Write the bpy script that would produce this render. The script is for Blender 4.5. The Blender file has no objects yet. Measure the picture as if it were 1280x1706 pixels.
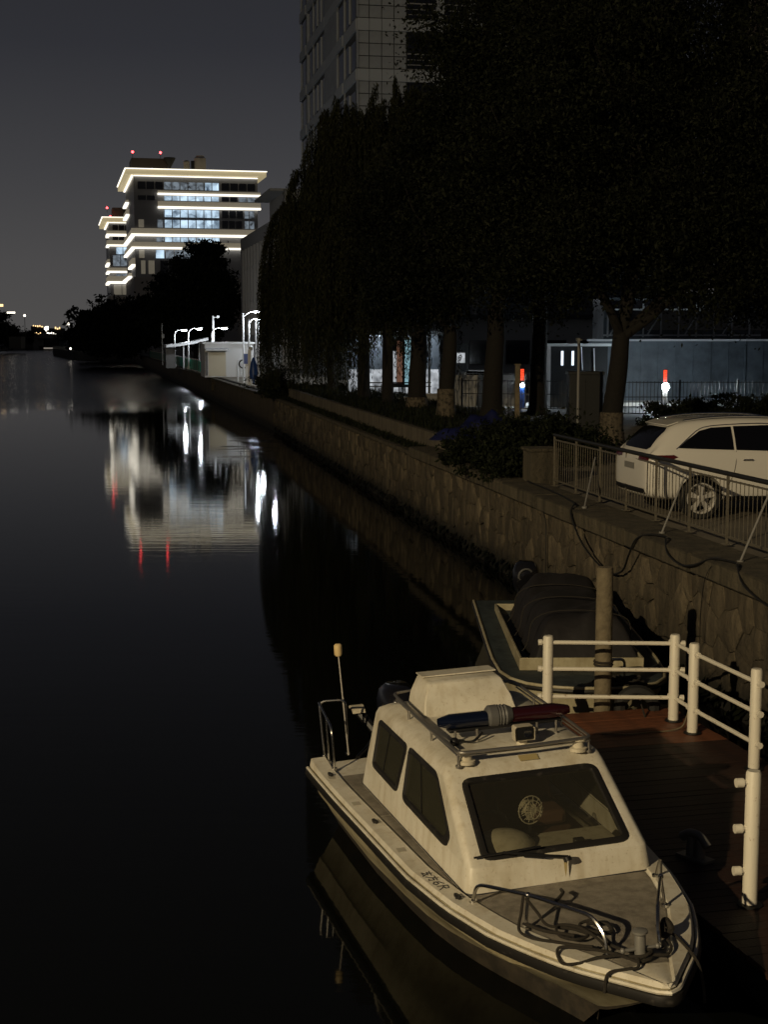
import bpy, bmesh, math, random
import numpy as np
from mathutils import Vector, Matrix, Euler
from mathutils.bvhtree import BVHTree
R = math.radians
random.seed(7); rng = np.random.default_rng(11)
scn = bpy.context.scene
COL = scn.collection

# ------------------------------------------------------------------ camera, sky, lamp, exposure
CAM_H = 5.2
cam_d = bpy.data.cameras.new('camera'); cam = bpy.data.objects.new('camera', cam_d); COL.objects.link(cam)
cam.location = (0, 0, CAM_H); cam.rotation_euler = (R(90) - math.atan(0.1208), 0, 0)
cam_d.sensor_fit = 'HORIZONTAL'; cam_d.sensor_width = 36; cam_d.lens = 36 * 2400 / 1280
cam_d.clip_start = 0.2; cam_d.clip_end = 9000
scn.camera = cam

world = bpy.data.worlds.new('World'); scn.world = world; world.use_nodes = True
wn = world.node_tree.nodes; wl = world.node_tree.links
bg = wn['Background']
tc = wn.new('ShaderNodeTexCoord'); sep = wn.new('ShaderNodeSeparateXYZ'); rmp = wn.new('ShaderNodeValToRGB')
wl.new(tc.outputs['Generated'], sep.inputs[0]); wl.new(sep.outputs['Z'], rmp.inputs[0])
el = rmp.color_ramp.elements
el[0].position = 0.0; el[0].color = (.078, .075, .073, 1)
el[1].position = 1.0; el[1].color = (.008, .009, .013, 1)
for p_, c_ in ((.05, (.069, .067, .068)), (.11, (.049, .0490, .053)), (.19, (.0280, .0288, .0345)), (.27, (.0210, .0215, .0255)), (.5, (.0135, .014, .018))):
    e_ = el.new(p_); e_.color = (*c_, 1)
wl.new(rmp.outputs[0], bg.inputs['Color']); bg.inputs['Strength'].default_value = 1.0

# tall mast light standing behind the bridge the picture is taken from, off to the left: warm
LAMP = (-26.0, -26.5, 20.5)
ld = bpy.data.lights.new('bridge_street_light', 'POINT'); lo = bpy.data.objects.new('bridge_street_light', ld); COL.objects.link(lo)
lo.location = LAMP; ld.energy = 73000; ld.color = (1.0, .79, .47); ld.shadow_soft_size = .22

scn.view_settings.view_transform = 'Standard'; scn.view_settings.look = 'None'
scn.view_settings.exposure = 0.0; scn.view_settings.gamma = 1.0
scn.render.engine = 'CYCLES'
scn.cycles.use_denoising = True
scn.cycles.max_bounces = 6; scn.cycles.diffuse_bounces = 2; scn.cycles.glossy_bounces = 3; scn.cycles.transmission_bounces = 4
scn.cycles.transparent_max_bounces = 12
scn.cycles.sample_clamp_indirect = 4.0

# ------------------------------------------------------------------ helpers
class MB:
    """Collects shapes; build() links them as one mesh object."""
    def __init__(s): s.v = []; s.f = []
    def add(s, vs, fs):
        o = len(s.v); s.v += [tuple(map(float, q)) for q in vs]; s.f += [tuple(i + o for i in f) for f in fs]; return s
    def box(s, c, d, rz=0, rx=0, ry=0):
        m = Euler((rx, ry, rz)).to_matrix(); c = Vector(c)
        vs = [c + m @ Vector((sx * d[0] / 2, sy * d[1] / 2, sz * d[2] / 2)) for sx in (-1, 1) for sy in (-1, 1) for sz in (-1, 1)]
        return s.add(vs, [(0, 1, 3, 2), (4, 6, 7, 5), (0, 4, 5, 1), (2, 3, 7, 6), (0, 2, 6, 4), (1, 5, 7, 3)])
    def loft(s, rings, closed=True, cap0=True, cap1=True):
        n = len(rings[0]); vs = [q for r_ in rings for q in r_]; fs = []
        for i in range(len(rings) - 1):
            for j in range(n if closed else n - 1):
                k = (j + 1) % n
                fs.append((i * n + j, i * n + k, (i + 1) * n + k, (i + 1) * n + j))
        if cap0 and closed: fs.append(tuple(reversed(range(n))))
        if cap1 and closed: fs.append(tuple((len(rings) - 1) * n + j for j in range(n)))
        return s.add(vs, fs)
    def tube(s, pts, r, n=8, r1=None, caps=True):
        pts = [Vector(q) for q in pts]; rings = []; up = None
        for i, q in enumerate(pts):
            a = pts[max(i - 1, 0)]; b = pts[min(i + 1, len(pts) - 1)]; d = (b - a)
            d = d.normalized() if d.length > 1e-9 else Vector((0, 0, 1))
            if up is None: up = Vector((0, 0, 1)) if abs(d.z) < .9 else Vector((1, 0, 0))
            x = d.cross(up)
            if x.length < 1e-4: x = d.cross(Vector((1, .3, 0)))
            x.normalize(); y = x.cross(d).normalized(); up = y
            rr = r if r1 is None else r + (r1 - r) * i / max(1, len(pts) - 1)
            rings.append([q + (x * math.cos(t) + y * math.sin(t)) * rr for t in (2 * math.pi * k / n for k in range(n))])
        return s.loft(rings, True, caps, caps)
    def cyl(s, a, b, r, r1=None, n=12): return s.tube([a, b], r, n, r if r1 is None else r1)
    def lathe(s, prof, c=(0, 0, 0), n=16, ax=(0, 0, 1), cap=True):
        q = Vector((0, 0, 1)).rotation_difference(Vector(ax)); c = Vector(c)
        return s.loft([[c + q @ Vector((r_ * math.cos(2 * math.pi * k / n), r_ * math.sin(2 * math.pi * k / n), z)) for k in range(n)] for r_, z in prof], True, cap, cap)
    def prism(s, poly, z0, z1):
        n = len(poly); return s.add([(x, y, z0) for x, y in poly] + [(x, y, z1) for x, y in poly],
            [tuple(reversed(range(n))), tuple(range(n, 2 * n))] + [(i, (i + 1) % n, n + (i + 1) % n, n + i) for i in range(n)])
    def sheet(s, poly, z): return s.add([(x, y, z) for x, y in poly], [tuple(range(len(poly)))])
    def torus(s, c, R_, r, ax=(0, 0, 1), n=20, m=6):
        q = Vector((0, 0, 1)).rotation_difference(Vector(ax)); c = Vector(c); vs = []; fs = []
        for i in range(n):
            a = 2 * math.pi * i / n
            for j in range(m):
                b = 2 * math.pi * j / m
                vs.append(c + q @ Vector(((R_ + r * math.cos(b)) * math.cos(a), (R_ + r * math.cos(b)) * math.sin(a), r * math.sin(b))))
                fs.append((i * m + j, ((i + 1) % n) * m + j, ((i + 1) % n) * m + (j + 1) % m, i * m + (j + 1) % m))
        return s.add(vs, fs)
    def ball(s, c, r, n=10, m=7, sc=(1, 1, 1)):
        c = Vector(c)
        return s.loft([[c + Vector((r * sc[0] * math.sin(math.pi * i / m) * math.cos(2 * math.pi * k / n), r * sc[1] * math.sin(math.pi * i / m) * math.sin(2 * math.pi * k / n), -r * sc[2] * math.cos(math.pi * i / m))) for k in range(n)] for i in [.02] + list(range(1, m)) + [m - .02]])
    def mesh(s, name, smooth=40, fix=True):
        me = bpy.data.meshes.new(name); me.from_pydata(s.v, [], s.f)
        if fix:
            bm = bmesh.new(); bm.from_mesh(me); bmesh.ops.recalc_face_normals(bm, faces=bm.faces); bm.to_mesh(me); bm.free()
        if smooth:
            me.polygons.foreach_set('use_smooth', [True] * len(me.polygons)); me.set_sharp_from_angle(angle=R(smooth))
        me.update(); return me
    def build(s, name, m, parent=None, smooth=40, bevel=0, fix=True):
        me = s.mesh(name, smooth, fix); me.materials.append(m)
        return link(name, me, parent, bevel)

def link(name, me, parent=None, bevel=0):
    o = bpy.data.objects.new(name, me); COL.objects.link(o)
    if parent: o.parent = parent
    if bevel:
        b = o.modifiers.new('bevel', 'BEVEL'); b.width = bevel; b.segments = 2; b.limit_method = 'ANGLE'; b.angle_limit = R(35)
    return o
def tag(o, label=None, cat=None, group=None, kind=None):
    if label: o['label'] = label
    if cat: o['category'] = cat
    if group: o['group'] = group
    if kind: o['kind'] = kind
    return o
def thing(name, label, cat, loc=(0, 0, 0), rz=0, group=None):
    o = bpy.data.objects.new(name, None); COL.objects.link(o); o.empty_display_size = .2
    o.location = loc; o.rotation_euler = (0, 0, rz); return tag(o, label, cat, group)
def copy_tree(o, parent=None):
    c = o.copy(); COL.objects.link(c); c.parent = parent
    for ch in list(o.children): copy_tree(ch, c)
    return c
def arc(c, r, a0, a1, n, ex, ey):
    c = Vector(c); ex = Vector(ex); ey = Vector(ey)
    return [c + ex * r * math.cos(a0 + (a1 - a0) * i / n) + ey * r * math.sin(a0 + (a1 - a0) * i / n) for i in range(n + 1)]
def bend(pts, r=.06, n=5):
    """Round the corners of a polyline (bent tube)."""
    P = [Vector(q) for q in pts]; out = [P[0]]
    for i in range(1, len(P) - 1):
        a = (P[i - 1] - P[i]); b = (P[i + 1] - P[i]); rr = min(r, a.length * .45, b.length * .45)
        s_, e_ = P[i] + a.normalized() * rr, P[i] + b.normalized() * rr
        for k in range(n + 1):
            t = k / n; out.append(s_ * (1 - t) ** 2 + P[i] * 2 * t * (1 - t) + e_ * t * t)
    out.append(P[-1]); return out
def spline(pts, n=6):
    P = [Vector(q) for q in pts]; P = [P[0] * 2 - P[1]] + P + [P[-1] * 2 - P[-2]]; out = []
    for i in range(1, len(P) - 2):
        for k in range(n):
            t = k / n
            out.append(.5 * ((2 * P[i]) + (P[i + 1] - P[i - 1]) * t + (2 * P[i - 1] - 5 * P[i] + 4 * P[i + 1] - P[i + 2]) * t * t + (3 * P[i] - P[i - 1] - 3 * P[i + 1] + P[i + 2]) * t ** 3))
    out.append(P[-2]); return out
# a ray through the photograph's pixel (u, v), met at a height or at a distance: how measured positions were taken
_T = .1208; _p = math.atan(_T)
def _ray(u, v):
    a = (u - 640) / 2400; b = -(v - 853) / 2400
    return Vector((a, math.cos(_p) + b * math.sin(_p), -math.sin(_p) + b * math.cos(_p)))
def at_z(u, v, z): r_ = _ray(u, v); return Vector((0, 0, CAM_H)) + r_ * ((z - CAM_H) / r_.z)
def at_y(u, v, y): r_ = _ray(u, v); return Vector((0, 0, CAM_H)) + r_ * (y / r_.y)

# ------------------------------------------------------------------ materials
def mat(name, col, rough=.6, metal=0, noise=None, bump=0, bscale=20, spec=.5, coat=0):
    """noise = (scale, second colour, contrast low, high)"""
    m = bpy.data.materials.new(name); m.use_nodes = True; nt = m.node_tree; N = nt.nodes; L = nt.links; b = N['Principled BSDF']
    b.inputs['Base Color'].default_value = (*col, 1); b.inputs['Roughness'].default_value = rough; b.inputs['Metallic'].default_value = metal
    b.inputs['Specular IOR Level'].default_value = spec; b.inputs['Coat Weight'].default_value = coat
    if noise or bump:
        t = N.new('ShaderNodeTexCoord')
    if noise:
        n1 = N.new('ShaderNodeTexNoise'); n1.inputs['Scale'].default_value = noise[0]; n1.inputs['Detail'].default_value = 8; n1.inputs['Roughness'].default_value = .65
        L.new(t.outputs['Object'], n1.inputs['Vector'])
        r_ = N.new('ShaderNodeValToRGB'); r_.color_ramp.elements[0].position = noise[2]; r_.color_ramp.elements[1].position = noise[3]
        r_.color_ramp.elements[0].color = (*noise[1], 1); r_.color_ramp.elements[1].color = (*col, 1)
        L.new(n1.outputs['Fac'], r_.inputs[0]); L.new(r_.outputs[0], b.inputs['Base Color'])
    if bump:
        n2 = N.new('ShaderNodeTexNoise'); n2.inputs['Scale'].default_value = bscale; n2.inputs['Detail'].default_value = 6
        L.new(t.outputs['Object'], n2.inputs['Vector'])
        bp = N.new('ShaderNodeBump'); bp.inputs['Strength'].default_value = bump; bp.inputs['Distance'].default_value = .02
        L.new(n2.outputs['Fac'], bp.inputs['Height']); L.new(bp.outputs[0], b.inputs['Normal'])
    return m
def emit(name, col, strength, base=(.5, .5, .5)):
    m = bpy.data.materials.new(name); m.use_nodes = True; b = m.node_tree.nodes['Principled BSDF']
    b.inputs['Base Color'].default_value = (*base, 1); b.inputs['Emission Color'].default_value = (*col, 1); b.inputs['Emission Strength'].default_value = strength
    return m
def emit_pattern(name, c0, c1, s0, s1, scale, lo_=.4, hi_=.65):
    """light seen through panes: uneven brightness from things in the room"""
    m = bpy.data.materials.new(name); m.use_nodes = True; nt = m.node_tree; N = nt.nodes; L = nt.links; b = N['Principled BSDF']
    t = N.new('ShaderNodeTexCoord'); n1 = N.new('ShaderNodeTexVoronoi'); n1.inputs['Scale'].default_value = scale
    n2 = N.new('ShaderNodeTexNoise'); n2.inputs['Scale'].default_value = scale * .7; n2.inputs['Detail'].default_value = 3
    L.new(t.outputs['Object'], n1.inputs['Vector']); L.new(t.outputs['Object'], n2.inputs['Vector'])
    mx = N.new('ShaderNodeMath'); mx.operation = 'MULTIPLY_ADD'; L.new(n1.outputs['Color'], mx.inputs[0]); mx.inputs[1].default_value = .35; L.new(n2.outputs['Fac'], mx.inputs[2])
    r_ = N.new('ShaderNodeValToRGB'); r_.color_ramp.elements[0].position = lo_; r_.color_ramp.elements[1].position = hi_ + .2
    r_.color_ramp.elements[0].color = (*[c * s0 for c in c0], 1); r_.color_ramp.elements[1].color = (*[c * s1 for c in c1], 1)
    L.new(mx.outputs[0], r_.inputs[0]); L.new(r_.outputs[0], b.inputs['Emission Color']); b.inputs['Emission Strength'].default_value = 1
    b.inputs['Base Color'].default_value = (.05, .06, .08, 1); b.inputs['Roughness'].default_value = .2
    return m
def glass_mat(name, tint, gloss_rough=.03, film=.10, filmcol=(.20, .19, .15)):
    m = bpy.data.materials.new(name); m.use_nodes = True; nt = m.node_tree; N = nt.nodes; L = nt.links; N.remove(N['Principled BSDF'])
    o = N['Material Output']; tr = N.new('ShaderNodeBsdfTransparent'); tr.inputs[0].default_value = (*tint, 1)
    gl = N.new('ShaderNodeBsdfGlossy'); gl.inputs['Roughness'].default_value = gloss_rough; gl.inputs['Color'].default_value = (.9, .9, .9, 1)
    df = N.new('ShaderNodeBsdfDiffuse'); df.inputs[0].default_value = (*filmcol, 1)
    m0 = N.new('ShaderNodeMixShader'); m0.inputs[0].default_value = film; L.new(tr.outputs[0], m0.inputs[1]); L.new(df.outputs[0], m0.inputs[2])
    gm = N.new('ShaderNodeNewGeometry'); ir = N.new('ShaderNodeMapRange'); ir.inputs[3].default_value = 1.45; ir.inputs[4].default_value = 1 / 1.45; L.new(gm.outputs['Backfacing'], ir.inputs[0])   # a thin pane reflects alike from both faces
    fr = N.new('ShaderNodeFresnel'); L.new(ir.outputs[0], fr.inputs[0]); mx = N.new('ShaderNodeMixShader')
    L.new(fr.outputs[0], mx.inputs[0]); L.new(m0.outputs[0], mx.inputs[1]); L.new(gl.outputs[0], mx.inputs[2]); L.new(mx.outputs[0], o.inputs[0])
    return m

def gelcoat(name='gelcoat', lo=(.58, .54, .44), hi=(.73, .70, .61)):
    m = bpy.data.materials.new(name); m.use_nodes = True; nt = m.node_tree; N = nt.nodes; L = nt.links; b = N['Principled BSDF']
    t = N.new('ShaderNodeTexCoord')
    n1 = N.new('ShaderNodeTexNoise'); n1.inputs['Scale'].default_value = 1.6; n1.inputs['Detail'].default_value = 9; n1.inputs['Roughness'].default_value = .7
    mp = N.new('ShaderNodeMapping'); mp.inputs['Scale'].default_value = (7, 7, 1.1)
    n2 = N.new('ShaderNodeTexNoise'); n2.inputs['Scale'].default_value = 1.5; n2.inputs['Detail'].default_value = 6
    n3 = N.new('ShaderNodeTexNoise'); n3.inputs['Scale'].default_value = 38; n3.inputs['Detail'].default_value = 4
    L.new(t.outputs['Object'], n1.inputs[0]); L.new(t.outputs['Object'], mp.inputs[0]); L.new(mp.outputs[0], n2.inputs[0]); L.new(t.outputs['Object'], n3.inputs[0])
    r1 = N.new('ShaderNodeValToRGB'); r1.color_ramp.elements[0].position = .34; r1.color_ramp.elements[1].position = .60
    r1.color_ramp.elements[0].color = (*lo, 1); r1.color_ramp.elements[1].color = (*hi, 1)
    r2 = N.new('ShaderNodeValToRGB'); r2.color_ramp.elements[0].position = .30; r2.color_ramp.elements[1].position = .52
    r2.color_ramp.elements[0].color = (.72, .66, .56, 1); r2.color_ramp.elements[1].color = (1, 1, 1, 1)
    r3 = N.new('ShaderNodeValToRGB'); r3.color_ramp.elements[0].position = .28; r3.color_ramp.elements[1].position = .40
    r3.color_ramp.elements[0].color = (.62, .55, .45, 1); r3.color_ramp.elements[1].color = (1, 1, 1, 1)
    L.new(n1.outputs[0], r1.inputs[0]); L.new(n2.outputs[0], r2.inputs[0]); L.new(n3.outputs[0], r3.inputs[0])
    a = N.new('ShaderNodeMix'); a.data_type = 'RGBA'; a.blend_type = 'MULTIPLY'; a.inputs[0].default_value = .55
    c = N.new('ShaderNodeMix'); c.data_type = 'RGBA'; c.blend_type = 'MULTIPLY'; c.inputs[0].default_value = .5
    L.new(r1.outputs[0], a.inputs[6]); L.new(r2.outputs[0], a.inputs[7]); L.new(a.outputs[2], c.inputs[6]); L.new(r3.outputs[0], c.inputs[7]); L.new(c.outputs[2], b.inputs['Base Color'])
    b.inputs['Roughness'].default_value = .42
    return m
def stone_mat(name, base, dark, wet=True):
    """rubble stone: colour per stone, streaks running down, algae band at the water"""
    m = bpy.data.materials.new(name); m.use_nodes = True; nt = m.node_tree; N = nt.nodes; L = nt.links; b = N['Principled BSDF']
    g = N.new('ShaderNodeNewGeometry')
    mp = N.new('ShaderNodeMapping'); mp.inputs['Scale'].default_value = (1.6, 1.6, .22); L.new(g.outputs['Position'], mp.inputs[0])
    n1 = N.new('ShaderNodeTexNoise'); n1.inputs['Scale'].default_value = 2.6; n1.inputs['Detail'].default_value = 10; n1.inputs['Roughness'].default_value = .72; L.new(mp.outputs[0], n1.inputs[0])
    n2 = N.new('ShaderNodeTexNoise'); n2.inputs['Scale'].default_value = 9; n2.inputs['Detail'].default_value = 9; n2.inputs['Roughness'].default_value = .7; L.new(g.outputs['Position'], n2.inputs[0])
    r1 = N.new('ShaderNodeValToRGB'); r1.color_ramp.elements[0].position = .32; r1.color_ramp.elements[1].position = .66
    r1.color_ramp.elements[0].color = (*dark, 1); r1.color_ramp.elements[1].color = (*base, 1); L.new(n1.outputs[0], r1.inputs[0])
    hv = N.new('ShaderNodeHueSaturation'); L.new(r1.outputs[0], hv.inputs['Color'])
    mr = N.new('ShaderNodeMapRange'); mr.inputs[3].default_value = .5; mr.inputs[4].default_value = 1.3; L.new(g.outputs['Random Per Island'], mr.inputs[0]); L.new(mr.outputs[0], hv.inputs['Value'])
    col = hv.outputs[0]
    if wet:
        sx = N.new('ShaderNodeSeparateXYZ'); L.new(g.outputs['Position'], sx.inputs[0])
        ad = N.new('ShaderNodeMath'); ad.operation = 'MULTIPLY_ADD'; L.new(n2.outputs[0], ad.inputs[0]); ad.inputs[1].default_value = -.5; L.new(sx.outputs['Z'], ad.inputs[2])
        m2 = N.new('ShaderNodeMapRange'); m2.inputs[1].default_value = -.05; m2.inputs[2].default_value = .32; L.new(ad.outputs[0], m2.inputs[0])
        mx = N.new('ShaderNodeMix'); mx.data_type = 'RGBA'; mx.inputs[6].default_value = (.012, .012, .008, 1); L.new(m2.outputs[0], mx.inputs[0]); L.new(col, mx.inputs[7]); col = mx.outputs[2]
        m3 = N.new('ShaderNodeMapRange'); m3.inputs[1].default_value = -.05; m3.inputs[2].default_value = 1.05; m3.inputs[3].default_value = .38; L.new(ad.outputs[0], m3.inputs[0])   # broad darkening of the lower wall, easing off upwards
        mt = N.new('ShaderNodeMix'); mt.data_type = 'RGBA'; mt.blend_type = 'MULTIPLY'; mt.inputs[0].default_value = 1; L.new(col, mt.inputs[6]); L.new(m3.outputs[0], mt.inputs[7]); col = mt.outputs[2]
    L.new(col, b.inputs['Base Color']); b.inputs['Roughness'].default_value = .9
    bp = N.new('ShaderNodeBump'); bp.inputs['Strength'].default_value = 1.0; bp.inputs['Distance'].default_value = .09; L.new(n2.outputs[0], bp.inputs['Height']); L.new(bp.outputs[0], b.inputs['Normal'])
    return m
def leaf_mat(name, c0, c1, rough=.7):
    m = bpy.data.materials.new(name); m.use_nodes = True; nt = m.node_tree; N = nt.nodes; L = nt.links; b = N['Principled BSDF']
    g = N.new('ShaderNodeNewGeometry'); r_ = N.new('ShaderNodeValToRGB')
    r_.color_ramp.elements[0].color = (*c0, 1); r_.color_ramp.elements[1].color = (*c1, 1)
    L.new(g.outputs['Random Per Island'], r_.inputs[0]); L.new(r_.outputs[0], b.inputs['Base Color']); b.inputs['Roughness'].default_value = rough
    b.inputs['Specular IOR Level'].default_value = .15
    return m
def translucent(name, col):
    m = bpy.data.materials.new(name); m.use_nodes = True; nt = m.node_tree; N = nt.nodes; L = nt.links; b = N['Principled BSDF']; b.inputs['Base Color'].default_value = (*[c * .5 for c in col], 1)
    t = N.new('ShaderNodeBsdfTranslucent'); t.inputs[0].default_value = (*col, 1); x = N.new('ShaderNodeMixShader'); x.inputs[0].default_value = .6
    L.new(b.outputs[0], x.inputs[1]); L.new(t.outputs[0], x.inputs[2]); L.new(x.outputs[0], N['Material Output'].inputs[0]); return m
def water_mat():
    m = bpy.data.materials.new('river_water'); m.use_nodes = True; nt = m.node_tree; N = nt.nodes; L = nt.links; b = N['Principled BSDF']
    b.inputs['Base Color'].default_value = (.0035, .004, .0035, 1); b.inputs['IOR'].default_value = 1.33; b.inputs['Specular IOR Level'].default_value = .30
    g = N.new('ShaderNodeNewGeometry'); sx = N.new('ShaderNodeSeparateXYZ'); L.new(g.outputs['Position'], sx.inputs[0])
    # a breeze ruffles the water beyond 103 m; the near water lies calm
    nb = N.new('ShaderNodeTexNoise'); nb.inputs['Scale'].default_value = .02; nb.inputs['Detail'].default_value = 4; L.new(g.outputs['Position'], nb.inputs[0])
    ya = N.new('ShaderNodeMath'); ya.operation = 'MULTIPLY_ADD'; L.new(nb.outputs[0], ya.inputs[0]); ya.inputs[1].default_value = 14; L.new(sx.outputs['Y'], ya.inputs[2])
    br = N.new('ShaderNodeMapRange'); br.interpolation_type = 'SMOOTHSTEP'; br.inputs[1].default_value = 104; br.inputs[2].default_value = 140; L.new(ya.outputs[0], br.inputs[0])
    # ripples where water runs in by the wall
    cm = N.new('ShaderNodeMapping'); cm.inputs['Location'].default_value = (6.4, -71, 0); L.new(g.outputs['Position'], cm.inputs[0])
    cm2 = N.new('ShaderNodeMapping'); cm2.inputs['Scale'].default_value = (.55, .10, 0); L.new(cm.outputs[0], cm2.inputs[0])
    ln = N.new('ShaderNodeVectorMath'); ln.operation = 'LENGTH'; L.new(cm2.outputs[0], ln.inputs[0])
    pt = N.new('ShaderNodeMapRange'); pt.interpolation_type = 'SMOOTHSTEP'; pt.inputs[1].default_value = 1.0; pt.inputs[2].default_value = .25; L.new(ln.outputs['Value'], pt.inputs[0])
    rg = N.new('ShaderNodeMapRange'); rg.inputs[3].default_value = .040; rg.inputs[4].default_value = .19; L.new(br.outputs[0], rg.inputs[0]); L.new(rg.outputs[0], b.inputs['Roughness'])
    def wave(scale, sxyz, det):
        mp = N.new('ShaderNodeMapping'); mp.inputs['Scale'].default_value = sxyz; L.new(g.outputs['Position'], mp.inputs[0])
        n = N.new('ShaderNodeTexNoise'); n.inputs['Scale'].default_value = scale; n.inputs['Detail'].default_value = det; n.inputs['Roughness'].default_value = .55; L.new(mp.outputs[0], n.inputs[0]); return n.outputs[0]
    w1 = wave(1.0, (.30, 3.2, 1), 3); w2 = wave(3.2, (.45, 2.4, 1), 4)
    st = N.new('ShaderNodeMath'); st.operation = 'MULTIPLY_ADD'; L.new(br.outputs[0], st.inputs[0]); st.inputs[1].default_value = .9; st.inputs[2].default_value = .0135
    b1 = N.new('ShaderNodeBump'); b1.inputs['Distance'].default_value = .12; L.new(st.outputs[0], b1.inputs['Strength']); L.new(w1, b1.inputs['Height'])
    w3 = wave(1.0, (.22, 1.0, 1), 5); fr_ = N.new('ShaderNodeMapRange'); fr_.interpolation_type = 'SMOOTHSTEP'; fr_.inputs[1].default_value = .50; fr_.inputs[2].default_value = .58; L.new(w3, fr_.inputs[0])   # broken cat's-paws
    pm = N.new('ShaderNodeMath'); pm.operation = 'MULTIPLY'; L.new(pt.outputs[0], pm.inputs[0]); L.new(fr_.outputs[0], pm.inputs[1])
    s2 = N.new('ShaderNodeMath'); s2.operation = 'MULTIPLY_ADD'; L.new(pm.outputs[0], s2.inputs[0]); s2.inputs[1].default_value = .42; s2.inputs[2].default_value = .007
    b2 = N.new('ShaderNodeBump'); b2.inputs['Distance'].default_value = .06; L.new(s2.outputs[0], b2.inputs['Strength']); L.new(w2, b2.inputs['Height']); L.new(b1.outputs[0], b2.inputs['Normal'])
    L.new(b2.outputs[0], b.inputs['Normal'])
    return m

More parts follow.
